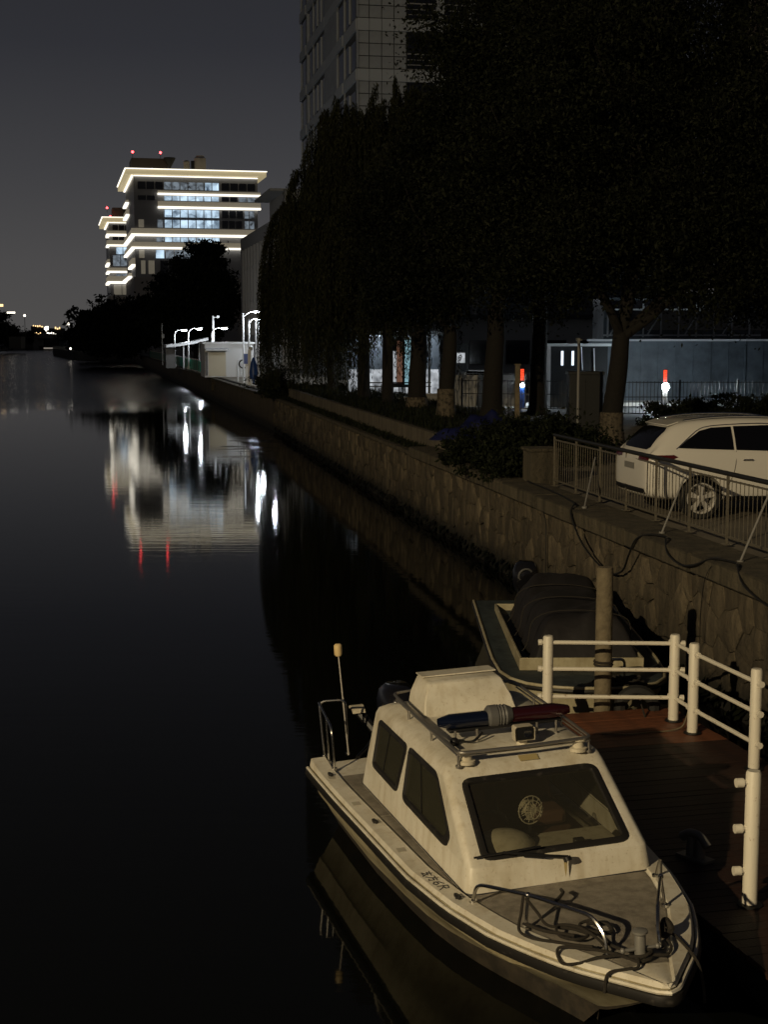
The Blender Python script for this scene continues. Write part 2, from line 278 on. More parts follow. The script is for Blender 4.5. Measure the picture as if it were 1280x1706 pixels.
M = dict(
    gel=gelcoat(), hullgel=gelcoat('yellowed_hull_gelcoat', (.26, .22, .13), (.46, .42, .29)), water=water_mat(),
    nonskid=mat('non_skid_grey', (.30, .27, .22), .85, noise=(7, (.17, .15, .12), .35, .6), bump=.5, bscale=160),
    rubber=mat('black_rubber', (.012, .011, .010), .55, noise=(12, (.05, .045, .04), .30, .42)),
    antifoul=mat('antifouling_dark', (.020, .017, .013), .7, noise=(5, (.05, .04, .028), .35, .6)),
    steel=mat('stainless_steel', (.55, .54, .52), .22, 1.0),
    dullsteel=mat('dull_steel', (.38, .36, .33), .42, .9),
    black=mat('black_plastic', (.010, .010, .011), .4), blackgloss=mat('black_gloss_cowl', (.008, .008, .010), .12, coat=.5),
    greyplastic=mat('grey_plastic', (.10, .10, .10), .5), cream=mat('cream_plastic', (.62, .57, .45), .4, noise=(14, (.45, .4, .3), .3, .55)),
    blue_lens=mat('blue_lens', (.004, .007, .020), .12, coat=.4), red_lens=mat('red_lens', (.026, .004, .006), .18, coat=.4),
    mirror=mat('reflector', (.75, .75, .72), .12, 1.0),
    screen=glass_mat('windscreen_glass', (.62, .62, .56)), sideglass=glass_mat('side_window_glass', (.10, .10, .07), .25, .75, (.045, .043, .026)),
    rope=mat('dark_rope', (.030, .025, .019), .9, bump=.8, bscale=220), sticker=mat('faded_sticker', (.40, .37, .30), .7), ink=mat('black_ink', (.02, .02, .025), .6),
    yellow=mat('yellowed_sticker', (.40, .32, .15), .7), seat=mat('brown_seat', (.10, .055, .035), .6), mast_top=mat('frosted_lens', (.72, .55, .28), .35),
    white=mat('white_paint_rail', (.74, .70, .60), .45, noise=(14, (.27, .17, .09), .29, .40), bump=.15, bscale=60),
    shaded_plank=mat('plank_painted_shade', (.034, .013, .008), .6, noise=(4, (.016, .007, .005), .35, .65), bump=.35, bscale=50), plank=mat('red_brown_plank', (.20, .070, .030), .55, noise=(4, (.10, .036, .017), .35, .65), bump=.35, bscale=50),
    pile=mat('weathered_timber', (.20, .165, .105), .85, noise=(5, (.09, .072, .045), .3, .65), bump=.6, bscale=30),
    mat=mat('black_rubber_mat', (.010, .009, .008), .8, noise=(3, (.018, .014, .010), .35, .6), bump=.3, bscale=60), tarp=mat('dark_canvas', (.012, .010, .011), .75, noise=(3, (.006, .005, .006), .35, .65), bump=.4, bscale=9),
    teal=mat('worn_blue_grey_paint', (.045, .060, .064), .7, noise=(6, (.018, .025, .028), .35, .62), bump=.3, bscale=40),
    iron=mat('cast_iron', (.22, .215, .20), .5, .3), hose=mat('black_hose', (.010, .010, .010), .5),
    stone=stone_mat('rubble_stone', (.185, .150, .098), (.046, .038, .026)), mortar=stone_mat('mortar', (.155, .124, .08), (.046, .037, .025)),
    concrete=stone_mat('mossy_concrete', (.125, .105, .07), (.032, .028, .018), wet=False), planter=stone_mat('pale_concrete', (.18, .155, .115), (.06, .052, .037), wet=False),
    lot=mat('concrete_lot', (.19, .165, .125), .9, noise=(.8, (.11, .095, .07), .35, .65), bump=.3, bscale=30),
    soil=mat('dark_soil', (.022, .019, .013), .95, noise=(1.5, (.010, .009, .006), .35, .65), bump=.6, bscale=8),
    fence=mat('galvanised_steel', (.20, .18, .14), .42, .35, noise=(30, (.11, .095, .07), .3, .6)), rail_dark=mat('dark_rail', (.035, .035, .035), .35, .4),
    bark=mat('dark_bark', (.009, .007, .005), .9, noise=(10, (.004, .0033, .0025), .3, .65), bump=.9, bscale=24), lime=mat('limewash', (.11, .09, .062), .9, noise=(9, (.022, .018, .013), .38, .55), bump=.6, bscale=24),
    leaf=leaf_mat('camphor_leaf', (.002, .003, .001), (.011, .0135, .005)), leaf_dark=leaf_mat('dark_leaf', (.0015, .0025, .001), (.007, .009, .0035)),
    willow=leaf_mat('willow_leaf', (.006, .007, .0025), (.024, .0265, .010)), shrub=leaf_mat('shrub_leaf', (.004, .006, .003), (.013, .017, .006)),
    carpaint=mat('white_car_paint', (.68, .66, .61), .25, coat=.8), carglass=mat('tinted_car_glass', (.004, .004, .005), .04, spec=.6), tyre=mat('tyre_rubber', (.012, .012, .012), .8),
    alloy=mat('alloy_rim', (.62, .60, .56), .42, .35), taillamp=mat('tail_lamp_red', (.07, .006, .006), .15, coat=.5), chrome=mat('chrome', (.7, .7, .7), .1, 1.0),
    bluetarp=mat('blue_tarp', (.008, .012, .075), .5, noise=(3, (.008, .010, .045), .35, .6)),
    tower=mat('tower_panel', (.31, .335, .37), .8, noise=(.6, (.25, .27, .30), .35, .65)), tower_band=mat('tower_band', (.36, .39, .43), .8), tower_joint=mat('tower_joint', (.05, .055, .06), .9),
    win_dark=mat('dark_window', (.010, .011, .016), .08, spec=.5), win_frame=mat('window_frame_grey', (.26, .26, .26), .5), brownstone=mat('brown_cladding', (.075, .062, .055), .9),
    office=mat('office_dark_cladding', (.26, .265, .285), .4), office_stone=mat('office_base_stone', (.36, .335, .31), .85), midb=mat('mid_building_render', (.30, .295, .285), .85),
    strip=emit('led_strip', (1, .93, .78), 1.7), glow=emit('lit_spandrel', (1, .86, .62), .15, (.3, .28, .22)), cornice=emit('lit_cornice', (1, .82, .46), .34, (.4, .36, .28)),  # cornice and spandrel faces emit: glow from the LED strips painted in
    beacon=emit('red_beacon', (1, .045, .05), 12), lit_win=emit_pattern('lit_office_window', (.16, .26, .40), (.62, .82, 1), .28, 1.15, .45), dim_win=emit_pattern('dim_office_window', (.3, .3, .3), (.5, .6, .7), .04, .35, .9),
    warm_win=emit('dim_warm_window', (.8, .7, .5), .11),
    led=emit('white_led_head', (.88, .94, 1), 40), lamp_white=mat('white_lamp_post', (.62, .64, .66), .4), whitewall=mat('white_render', (.66, .68, .70), .7), greenglass=translucent('green_panel', (.10, .42, .32)),
    canopy=mat('white_canopy', (.72, .74, .76), .5), beige=mat('beige_panel', (.55, .50, .38), .6), blue=mat('blue_plastic', (.015, .06, .24), .4),
    hoarding=mat('grey_blue_hoarding', (.13, .16, .19), .55, noise=(.9, (.06, .075, .09), .35, .65)), darkmetal=mat('dark_metal', (.006, .007, .008), .5), pale=mat('pale_pole', (.20, .195, .185), .5),
    redled=emit('red_led', (1, .07, .02), 1.5, (.02, .005, .005)), gateled=emit('white_flood', (.86, .95, 1), 60), tube=emit('light_tube', (.75, .86, 1), 1.5), asphalt=mat('asphalt', (.11, .11, .11), .8, noise=(2, (.07, .07, .07), .35, .6)), roadpaint=mat('road_paint', (.7, .7, .68), .7),
    kiosk=mat('kiosk_white', (.62, .63, .64), .6), litwall=emit_pattern('lit_panel_white', (.6, .65, .7), (.9, .95, 1), .03, .55, 3), tealsoft=emit('advert_cyan', (.38, .70, .80), .5), orangesoft=emit('advert_orange', (.75, .28, .12), .13),
    bridge=mat('far_bridge', (.16, .15, .14), .8), warm_lights=emit('warm_city_light', (1, .66, .30), 2.0), white_lights=emit('white_city_light', (1, .92, .78), 3), farland=mat('far_bank', (.03, .03, .028), .9),
    hubred=mat('dull_red', (.2, .03, .03), .5),
)

# ------------------------------------------------------------------ setting: water, ground, quay wall
def WX(y): return 8.39 - .18 * y if y <= 80 else 10.55 - .207 * y
def bank(y, off): return (WX(y) + off, y)          # a point behind the wall face
MB().sheet([(-3000, -60), (3000, -60), (3000, 6000), (-3000, 6000)], 0).build('river_water', M['water'], fix=False)['kind'] = 'structure'
ys = [6, 20, 40, 60, 80, 120, 160, 200, 250, 300]
far_line = [(-74, 345), (-97, 425), (-128, 560), (-142, 660)]
land = [bank(y, .35) for y in ys] + far_line + [(-400, 1400), (1500, 1400), (1500, 6)]
tag(MB().prism(land, -1.5, 1.99).build('ground', M['soil'], smooth=0), kind='structure')
tag(MB().prism([(-150, 300), (-130, 470), (-150, 560), (-158, 640), (-120, 660), (-135, 1500), (-2500, 1500), (-2500, 300)], -1.5, 1.6).build('far_bank_ground', M['farland'], smooth=0), kind='structure')
tag(MB().prism([bank(6, .6), bank(38.5, .6), (3.6, 39.5), (3.6, 56), (60, 56), (60, 6)], 1.9, 2.05).build('parking_lot', M['lot'], smooth=0), kind='structure')
tag(MB().prism([bank(86, 1.2), bank(56.05, 1.0), (70, 56.05), (70, 98), bank(98, 1.2)], 1.9, 2.03).build('road', M['asphalt'], smooth=0), kind='structure')

wall = thing('quay_wall', 'long rubble stone quay wall along the right bank of the river with a mossy coping', 'wall')
e_w = Vector((-.18, 1, 0)).normalized(); n_w = Vector((-1, -.18, 0)).normalized()
core = [bank(y, .05) for y in ys] + [(-73.6, 345)] + [(-70, 345)] + [bank(y, 1.2) for y in reversed(ys)]
MB().prism(core, -1.2, 1.80).build('wall_core', M['mortar'], wall, smooth=0)
def clip(poly, p, q):
    """keep the side of poly nearer p than q"""
    mx, my = (p[0] + q[0]) / 2, (p[1] + q[1]) / 2; dx, dy = q[0] - p[0], q[1] - p[1]; out = []
    for i in range(len(poly)):
        a, b = poly[i], poly[(i + 1) % len(poly)]
        sa = (a[0] - mx) * dx + (a[1] - my) * dy; sb = (b[0] - mx) * dx + (b[1] - my) * dy
        if sa <= 0: out.append(a)
        if sa * sb < 0:
            t = sa / (sa - sb); out.append((a[0] + (b[0] - a[0]) * t, a[1] + (b[1] - a[1]) * t))
    return out
def stone(mb, cell, origin, eu, en, proud, joint=.009):
    cx = sum(c[0] for c in cell) / len(cell); cz = sum(c[1] for c in cell) / len(cell)
    def ring(shr, dep, jit=0):
        r_ = []
        for (u, z) in cell:
            d = math.hypot(u - cx, z - cz) or 1; k = max(.3, 1 - shr / d)
            r_.append(origin + eu * (cx + (u - cx) * k + random.uniform(-jit, jit)) + Vector((0, 0, cz + (z - cz) * k + random.uniform(-jit, jit))) + en * dep)
        return r_
    mb.loft([ring(joint, -.10), ring(joint, proud * .35, .008), ring(joint + .05, proud, .014), ring(joint + .16, proud + random.uniform(.0, .03), .02)], True, False, True)
L0 = 11.5; NU, NZ, DU, DZ = 165, 4, .43, .47; U0 = 0; orig_w = Vector((WX(L0), L0, 0))
gp = {}
for i in range(-1, NU + 1):
    for k in range(-1, NZ + 1):
        gp[i, k] = (U0 + (i + .5 * (k % 2) + random.uniform(-.43, .43)) * DU, -.1 + (k + .5 + random.uniform(-.42, .42)) * DZ)
rest = MB(); cnt = 0
for i in range(0, NU):
    for k in range(0, NZ):
        p_ = gp[i, k]; c_ = [(p_[0] - 1.2, -.15), (p_[0] + 1.2, -.15), (p_[0] + 1.2, 1.79), (p_[0] - 1.2, 1.79)]
        for a in range(-2, 3):
            for b in range(-2, 3):
                q_ = gp.get((i + a, k + b))
                if q_ and (a or b) and len(c_) > 2: c_ = clip(c_, p_, q_)
        if len(c_) < 3: continue
        pr = random.uniform(.0, .055)
        if p_[0] < 30:
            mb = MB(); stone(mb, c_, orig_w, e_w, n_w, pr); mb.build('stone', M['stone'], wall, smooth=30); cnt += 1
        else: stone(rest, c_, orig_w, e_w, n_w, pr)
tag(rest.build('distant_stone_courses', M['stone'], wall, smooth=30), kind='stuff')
# coping: cast lengths, slightly out of line with each other
y = 8.0
while y < 39:
    l = random.uniform(2.2, 2.8); a = Vector((*bank(y + l / 2, .22), 0)); h = random.uniform(-.012, .012)
    MB().box((a.x, a.y, 1.945 + h), (.86 + random.uniform(-.03, .03), l - .025, .29), math.atan2(.18, 1)).build('coping_slab', M['concrete'], wall, bevel=.03); y += l
for i in range(26):
    l = 4.0; y = 39.4 + 4 * i
    if y > 140: break
    a = Vector((*bank(y + l / 2, .2), 0)); sl = .18 if y < 80 else .207
    MB().box((a.x, a.y, 1.86), (.55, l - .03, .13), math.atan2(sl, 1)).build('coping_slab', M['concrete'], wall, bevel=.02)

pw = thing('planter_wall', 'low pale concrete retaining wall set back above the quay wall under the trees', 'wall')
for y0 in range(39, 83, 4):
    a = Vector((*bank(y0 + 2, .62), 0)); MB().box((a.x, a.y, 2.19), (.16, 3.98, .56), math.atan2(.18, 1)).build('wall_panel', M['planter'], pw, bevel=.012)
MB().box((3.3, 38.95, 2.19), (2.9, .16, .55), .05).build('end_panel', M['planter'], pw, bevel=.012)
tag(MB().prism([bank(39.1, .72), (4.9, 39.1), (4.9, 47), (3.6, 56), (-.5, 84), bank(84, .72)], 1.95, 2.43).build('planter_soil', M['soil'], smooth=0), kind='structure')
pl = thing('end_pillar', 'stub concrete pillar at the far end of the quay railing beside the bush', 'pillar', (3.42, 31.3, 2.05), R(10))
MB().box((0, 0, .36), (.62, .7, .72)).build('pillar_block', M['concrete'], pl, bevel=.02); MB().box((0, 0, .75), (.7, .78, .07)).build('cap', M['concrete'], pl, bevel=.015)

# ------------------------------------------------------------------ buildings
def office(name, label, corner, d, W_, D_, roof, base_z, strips, rows, group, roofstuff):
    c = at_y(corner, 563, d); t = thing(name, label, 'office building', (c.x, c.y, 0), R(12.8), group)
    MB().box((W_ / 2, D_ / 2, (base_z + roof - 1.8) / 2), (W_, D_, roof - 1.8 - base_z)).build('body', M['office'], t, smooth=0)
    MB().box((W_ / 2, D_ / 2, base_z / 2), (W_ + .8, D_ + .8, base_z)).build('stone_base', M['office_stone'], t, smooth=0)
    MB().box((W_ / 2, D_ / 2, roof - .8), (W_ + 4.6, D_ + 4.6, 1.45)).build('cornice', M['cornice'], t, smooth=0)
    led = MB()
    led.box((W_ / 2, -2.45, roof - .08), (W_ + 5, .3, .24)).box((-2.45, D_ / 2, roof - .08), (.3, D_ + 4.4, .24))
    led.box((W_ / 2, -.4, roof - 1.85), (W_, .5, .24)).box((-.4, D_ / 2, roof - 1.85), (.5, D_, .24))
    led.build('cornice_light', M['strip'], t, smooth=0)
    for (z0, zm, z1, xa, xb, ya, yb) in strips:
        zm -= (zm - z0) * .36
        for part, mm, a, b, pr in (('spandrel', 'glow', zm, z1, .8), ('light_strip', 'strip', z0, zm, 1.0)):
            if b - a < .05: continue
            if xb > xa: MB().box(((xa + xb) / 2, -pr / 2 + .02, (a + b) / 2), (xb - xa, pr, b - a)).build(part, M[mm], t, smooth=0)
            if yb > ya: MB().box((-pr / 2 + .02, (ya + yb) / 2 + (.03 if xb > xa and ya == 0 else 0), (a + b) / 2), (pr, yb - ya, b - a)).build(part, M[mm], t, smooth=0)
    for (z0, z1, spans) in rows:
        for (x0, x1, n, mm) in spans:
            w = (x1 - x0) / n
            for i in range(n):
                MB().box((x0 + w * (i + .5), -.04, (z0 + z1) / 2), (w - .28, .12, z1 - z0)).build('window', M[mm], t, smooth=0)
    roofstuff(t)
    return t
def beacon(t, x, y, z):
    p_ = MB().tube([(x, y, z), (x, y, z + 1.6)], .07, 6).build('beacon_mast', M['darkmetal'], t); MB().ball((x, y, z + 1.75), .36, 8, 6).build('beacon', M['beacon'], p_)
def roof1(t):
    MB().box((5, 12, 54.9), (10.4, 12, 3.9)).build('plant_room', M['brownstone'], t, smooth=0)
    beacon(t, .2, 6.3, 56.8); beacon(t, 8.2, 6.3, 56.8)
    MB().lathe([(.15, 52.9), (.3, 54), (1.7, 56.6), (1.7, 56.9)], (10.6, 4, 0), 12).build('funnel_vent', M['darkmetal'], t)
    MB().lathe([(.9, 52.9), (.9, 56), (.5, 56.4)], (15.6, 5, 0), 14).build('cooling_tower', M['office_stone'], t)
    MB().lathe([(1.7, 52.9), (1.7, 57), (1.2, 57.5), (1.2, 57.8)], (19.5, 5, 0), 16).build('cooling_tower', M['office_stone'], t)
    MB().box((17.4, 5.2, 54.6), (1.0, 1, 3.4)).build('duct', M['darkmetal'], t)
    MB().ball((5.4, 2.0, 53.3), .34, 8, 6).build('work_light', M['strip'], t)
def roof2(t):
    MB().box((7, 10, 49.5), (11, 10, 4)).build('plant_room', M['brownstone'], t, smooth=0)
    beacon(t, -.4, 5, 49.6); beacon(t, .6, 3, 46.4)
    MB().box((5.5, 4, 49.3), (.6, .6, 3.4)).build('vent_stack', M['darkmetal'], t)
LW = [(8.5, 24.4, 7, 'lit_win')]
office('office_building', 'large office block across the far bank with glowing cornice and lit blue-white window rows', 228, 420, 35.6, 48, 53, 22.6,
    [(45.9, 46.7, 47.1, 6.7, 36.4, 30, 48), (42.1, 43.0, 44.1, 6.7, 36.4, 28, 48), (34.2, 35.2, 36.4, -1.0, 36.4, 0, 48), (30.6, 31.4, 32.5, -1.0, 36.4, 0, 48), (25.6, 26.6, 28.0, 0, 0, 0, 22), (23.2, 24.0, 24.6, 0, 0, 20, 60)],
    [(47.5, 49.6, [(1, 8.4, 3, 'win_dark'), (8.5, 20, 5, 'dim_win'), (20.2, 24.4, 2, 'lit_win'), (25, 35, 4, 'win_dark')]), (44.4, 45.7, LW + [(1, 6, 2, 'win_dark'), (25, 29.8, 2, 'win_dark'), (30, 35, 2, 'dim_win')]), (39.7, 41.8, LW + [(25, 31.4, 3, 'win_dark'), (31.6, 34.6, 2, 'dim_win')]),
     (36.7, 38.9, LW + [(1, 2.8, 1, 'warm_win'), (6.4, 8.2, 1, 'dim_win'), (25, 31, 3, 'win_dark'), (31.6, 34.6, 2, 'dim_win')]), (32.7, 34.0, [(6, 8.4, 1, 'dim_win')] + LW), (28.0, 30.3, [(1, 2.8, 1, 'warm_win'), (5.8, 8.4, 1, 'lit_win'), (8.6, 24, 6, 'dim_win')]), (23.5, 27.3, [(1.5, 3, 1, 'warm_win'), (3.6, 5.6, 1, 'warm_win'), (7, 24, 7, 'win_dark')]), (16.5, 19.5, [(.5, 2.2, 1, 'win_dark')])],
    'office blocks with lit cornices', roof1)
office('office_building', 'smaller-looking lit office block peeking out left of the large one, further up the river', 186, 520, 22, 34, 47.6, 20,
    [(41.0, 42.3, 42.9, -1, 20, 0, 10), (37.5, 38.4, 39.6, -1, 20, 0, 10), (31.0, 32.2, 33.0, 0, 0, 0, 20), (28.2, 29.2, 30.0, -1, 8, 0, 16), (24.4, 25.6, 27.0, -1, 8, 0, 20)],
    [(34.8, 37.2, [(2.2, 12, 4, 'lit_win')]), (30.6, 34.4, [(1, 12, 4, 'dim_win')]), (43.2, 45, [(1, 12, 5, 'win_dark')]), (39.7, 40.9, [(1, 12, 5, 'win_dark')]), (27, 28, [(2, 6, 2, 'dim_win')]), (20.5, 24, [(1, 7, 2, 'warm_win')])],
    'office blocks with lit cornices', roof2)

# concrete tower behind the trees
tw = thing('concrete_tower', 'tall grey concrete tower of square panels rising behind the willows', 'tower block', (-2.0, 110, 0), R(10.3))
MB().box((13, 17.2, 24), (25.8, 33.6, 48)).build('tower_core', M['tower_joint'], tw, smooth=0)
mp_panel = MB().box((0, 0, 0), (.875, .12, .84)).mesh('panel', 0); mp_panel.materials.append(M['tower'])
mp_band = MB().box((0, 0, 0), (.90, .22, .86)).mesh('band_panel', 0); mp_band.materials.append(M['tower_band'])
FL = 3.64; zb0 = 24.2 - 4 * FL
for f in range(2, 8):
    zb = zb0 + f * FL
    for r_ in range(4):
        z = zb + .45 + r_ * .91
        for c_ in range(13 if r_ == 0 else 4):
            if r_ == 0: o = link('band_panel', mp_band, tw); o.location = (.50 + c_ * .94, .32, z - .02)
            else: o = link('panel', mp_panel, tw); o.location = (.50 + c_ * .94, .36, z)
    for (x0, x1) in ((3.86, 6.0), (6.72, 8.5), (9.2, 11.2)):
        wdw = MB().box(((x0 + x1) / 2, .36, zb + 2.27), (x1 - x0, .06, 2.7)).build('window', M['win_dark'], tw, smooth=0)
        fr = MB()
        for zz in (.93, 1.25, 1.62, 2.05): fr.box(((x0 + x1) / 2, .30, zb + zz), (x1 - x0, .08, .05 if zz != 2.05 else .09))
        fr.box(((x0 + x1) / 2, .29, zb + 1.84), (.07, .08, .38)); fr.build('window_frame', M['win_frame'], wdw, smooth=0)
        MB().box((x1 + .36, .28, zb + 2.27), (.60, .3, 2.72)).build('pier', M['tower_band'], tw, smooth=0)
    for (y0, y1, dz, h) in ((.9, 3.2, 1.0, 2.0), (3.9, 5.8, 1.0, 2.2), (6.9, 9.6, .8, 2.5), (17.3, 19, .8, 2.4), (19.9, 21.5, 1.0, 2.2), (22.5, 24.2, 1.0, 2.2), (25.6, 27.6, .8, 2.5), (30, 33, .7, 2.7)):
        wdw = MB().box((.06, (y0 + y1) / 2, zb + dz + h / 2), (.06, y1 - y0, h)).build('window', M['win_dark'], tw, smooth=0)
        MB().box((.0, y1 + .16, zb + dz + h / 2), (.16, .16, h)).build('window_jamb', M['tower_band'], wdw, smooth=0)
    for (y0, y1) in ((.42, 6.6), (6.7, 10.2), (10.3, 17.1), (17.2, 24.9), (25, 29.4), (29.5, 34)):
        o = MB().box((-.03 if y0 in (6.7, 29.5) else .04, (y0 + y1) / 2, zb + .45), (.14, y1 - y0 - .05, .86)).build('side_band', M['tower_band'], tw, smooth=0)
    MB().box((.05, 13.7, zb + 2.3), (.1, 6.7, 2.74)).build('side_panel', M['tower'], tw, smooth=0)
    for yy in (.2, 6.35, 9.95, 17.15, 24.85, 29.2): MB().box((.06, yy + .1, zb + 2.3), (.12, .4, 2.74)).build('side_panel', M['tower'], tw, smooth=0)
MB().box((4.55, .30, zb0 + 6 * FL + 1.46), (.55, .05, .30)).build('lit_pane', emit('lit_pane_light', (1, .97, .85), .9), tw, smooth=0)

tb = thing('brown_tower', 'dark brown tower whose edge shows above the trees in the top corner', 'tower block', (31.8, 130, 0), R(-6))
MB().box((8, 9, 24), (16, 18, 48)).build('tower_core', M['brownstone'], tb, smooth=0)
for x in (.25, 1.7, 3.6, 6): MB().box((x, -.15, 24), (.35, .3, 48)).build('pilaster', M['office_stone'], tb, smooth=0)

mbld = thing('mid_rise_building', 'grey mid-rise building with tall window slots, half hidden between the bushy tree and the willow', 'building', (-10.6, 150, 0), R(11.8))
MB().box((10, 19, 8.85), (20, 38, 17.7)).build('body', M['midb'], mbld, smooth=0)
MB().box((10, 6.5, 18.9), (19, 12, 2.4)).build('penthouse', M['midb'], mbld, smooth=0); MB().box((9.4, 6.5, 20.2), (21, 13.4, .25)).build('penthouse_roof', M['midb'], mbld, smooth=0)
for i in range(12):
    w_ = MB().box((-.02, 2.4 + i * 3.0, 11.0), (.06, 1.5, 9.4)).build('window', M['win_dark'], mbld, smooth=0)
    MB().box((-.08, 2.4 + i * 3.0, 13.6), (.1, 1.5, .3)).box((-.08, 2.4 + i * 3.0, 9.6), (.1, 1.5, .3)).build('transom', M['win_frame'], w_, smooth=0)
    MB().box((-.15, .9 + i * 3.0, 10.8), (.3, .5, 10.5)).build('fin', M['midb'], mbld, smooth=0)

# ------------------------------------------------------------------ the cabin boat
BO = (.42, 15.239); BR = math.atan2(-.9708, .24)
HEEL = .042
boat = thing('cabin_boat', 'white cabin patrol boat with blue and red light bar moored beside the dock', 'boat', (BO[0], BO[1], 0), BR); boat.rotation_euler = (HEEL, 0, BR)
def ip(x, xs, vs): return float(np.interp(x, xs, vs))
SX = [0, 1.15, 2.25, 3.5, 4.3, 4.95, 5.35, 5.64, 5.81, 5.95, 6.08, 6.18, 6.25, 6.29, 6.31]
SB = [1.22, 1.17, 1.11, 1.05, .945, .795, .635, .50, .40, .30, .205, .135, .085, .05, .0]
def sb_(x): return ip(x, SX, SB)
def sz(x): return .72 + .2 * max(0, x / 6.3) ** 1.5
def stem(x): return .18 + .70 * (max(0, x - 5.05) / 1.26) ** 1.10
def chine(x): return (ip(x, [0, 1.5, 2.87, 3.4, 3.85, 4.47, 4.8, 5.05], [.99, .93, .79, .66, .51, .23, .09, .0]), ip(x, [0, 3, 5.05], [.16, .17, .18])) if x < 5.05 else (0.0, stem(x))
def section(x):
    b, z = sb_(x), sz(x); cb, cz = chine(x); h = z - cz
    L_ = [(b, z), (b - .005, z - min(.06, h * .2)), (b - .03 - .10 * (b - cb) * .3, z - h * .30), (cb + (b - cb) * .52 + .02, z - h * .58), (cb + (b - cb) * .47, z - h * .62), (cb + .01, cz + h * .04)]
    low = [(cb * .9, max(cz - .2, -.06) if x < 5.05 else cz), (cb * .45, (-.25 if x < 4.1 else -.25 + .40 * (x - 4.1) / .95) if x < 5.05 else cz), (0, -.38 if x < 4.1 else (-.38 + .55 * (x - 4.1) / .95 if x < 5.05 else cz))]
    return L_, low
hx = [0, .5, 1, 1.5, 2, 2.5, 3, 3.4, 3.7, 4, 4.3, 4.6, 4.85, 5.05, 5.2, 5.35, 5.6, 5.8, 5.95, 6.08, 6.18, 6.25, 6.29, 6.31]
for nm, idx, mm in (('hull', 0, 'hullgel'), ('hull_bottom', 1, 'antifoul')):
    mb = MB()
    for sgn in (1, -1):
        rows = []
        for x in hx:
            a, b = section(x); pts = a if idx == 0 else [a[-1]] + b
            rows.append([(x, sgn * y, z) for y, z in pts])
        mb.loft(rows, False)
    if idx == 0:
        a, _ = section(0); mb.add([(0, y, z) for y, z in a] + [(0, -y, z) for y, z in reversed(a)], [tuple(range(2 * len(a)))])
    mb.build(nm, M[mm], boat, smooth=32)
# rub rail round the sheer
_xs = list(np.linspace(-.02, 5.8, 34)) + [5.95, 6.08, 6.18, 6.25, 6.29]
def round_bow(off): return [(x, -(sb_(x) + off), sz(x)) for x in _xs] + [(6.31 + off, 0, sz(6.31))] + [(x, sb_(x) + off, sz(x)) for x in reversed(_xs)]
path = round_bow(.0); rings_ = []
for i, q in enumerate(path):
    a_, b_ = path[max(0, i - 1)], path[min(len(path) - 1, i + 1)]; t_ = Vector((b_[0] - a_[0], b_[1] - a_[1], 0)).normalized(); o_ = Vector((t_.y, -t_.x, 0)); q = Vector((q[0], q[1], q[2] - .085))
    rings_.append([q + o_ * .042 + Vector((0, 0, .045)), q + o_ * .052 + Vector((0, 0, .01)), q + o_ * .038 - Vector((0, 0, .028)), q - o_ * .012 - Vector((0, 0, .028)), q - o_ * .012 + Vector((0, 0, .05))])
MB().loft(rings_, True).build('rub_rail', M['rubber'], boat)
MB().tube([(x, y, z - .022) for x, y, z in round_bow(.022)], .016, 6).build('rail_bead', M['gel'], boat)
MB().box((-.035, 0, .635), (.07, 2.46, .10)).build('rub_rail', M['rubber'], boat, bevel=.02)
# deck: raised cream gunwale then lower non-skid
mb = MB(); rows = []
dx_ = [0, .3, .9, 1.5, 2, 2.5, 3, 3.5, 4, 4.35, 4.7, 5, 5.35, 5.6, 5.81, 5.95, 6.08, 6.18, 6.25, 6.29, 6.31]
for x in dx_:
    b, z = sb_(x), sz(x); g = min(.19, b * .45); up_ = .045 * max(0, 1 - x / .35) if x < .35 else 0
    half = [(b, z), (b - .02, z + .035 + up_), (b - g + .02, z + .04 + up_), (b - g, z + .012), (b * .3, z + .025), (0, z + .03)]
    rows.append([(x, y, zz) for y, zz in half] + [(x, -y, zz) for y, zz in reversed(half[:-1])])
mb.loft(rows, False); mb.build('deck', M['gel'], boat, smooth=28)
def nonskid(xs, inner):
    rows = []
    for x in xs:
        b, z = sb_(x), sz(x); g = min(.19, b * .45) + .012; i_ = inner(x)
        rows.append([(x, s_, z + .019 + .014 * (1 - abs(s_) / b)) for s_ in np.linspace(-(b - g), -i_, 5)])
    return [MB().loft(rows, False), MB().loft([[(x, -y, z) for x, y, z in r_] for r_ in rows], False)]
for q_ in nonskid([.55, 1, 1.5, 1.95], lambda x: .80 if x > .95 else .02) + nonskid([1.97, 2.5, 3, 3.5, 4.0], lambda x: .79): q_.build('non_skid_panel', M['nonskid'], boat)
nonskid([4.02, 4.35, 4.7, 5, 5.35, 5.6, 5.8, 5.95], lambda x: .0)[0].loft([[(x, (sb_(x) - min(.19, sb_(x) * .45) - .012) * t, sz(x) + .019 + .014 * (1 - t * .8)) for t in np.linspace(0, 1, 5)] for x in [4.02, 4.35, 4.7, 5, 5.35, 5.6, 5.8, 5.95]], False).build('fore_deck_panel', M['nonskid'], boat)

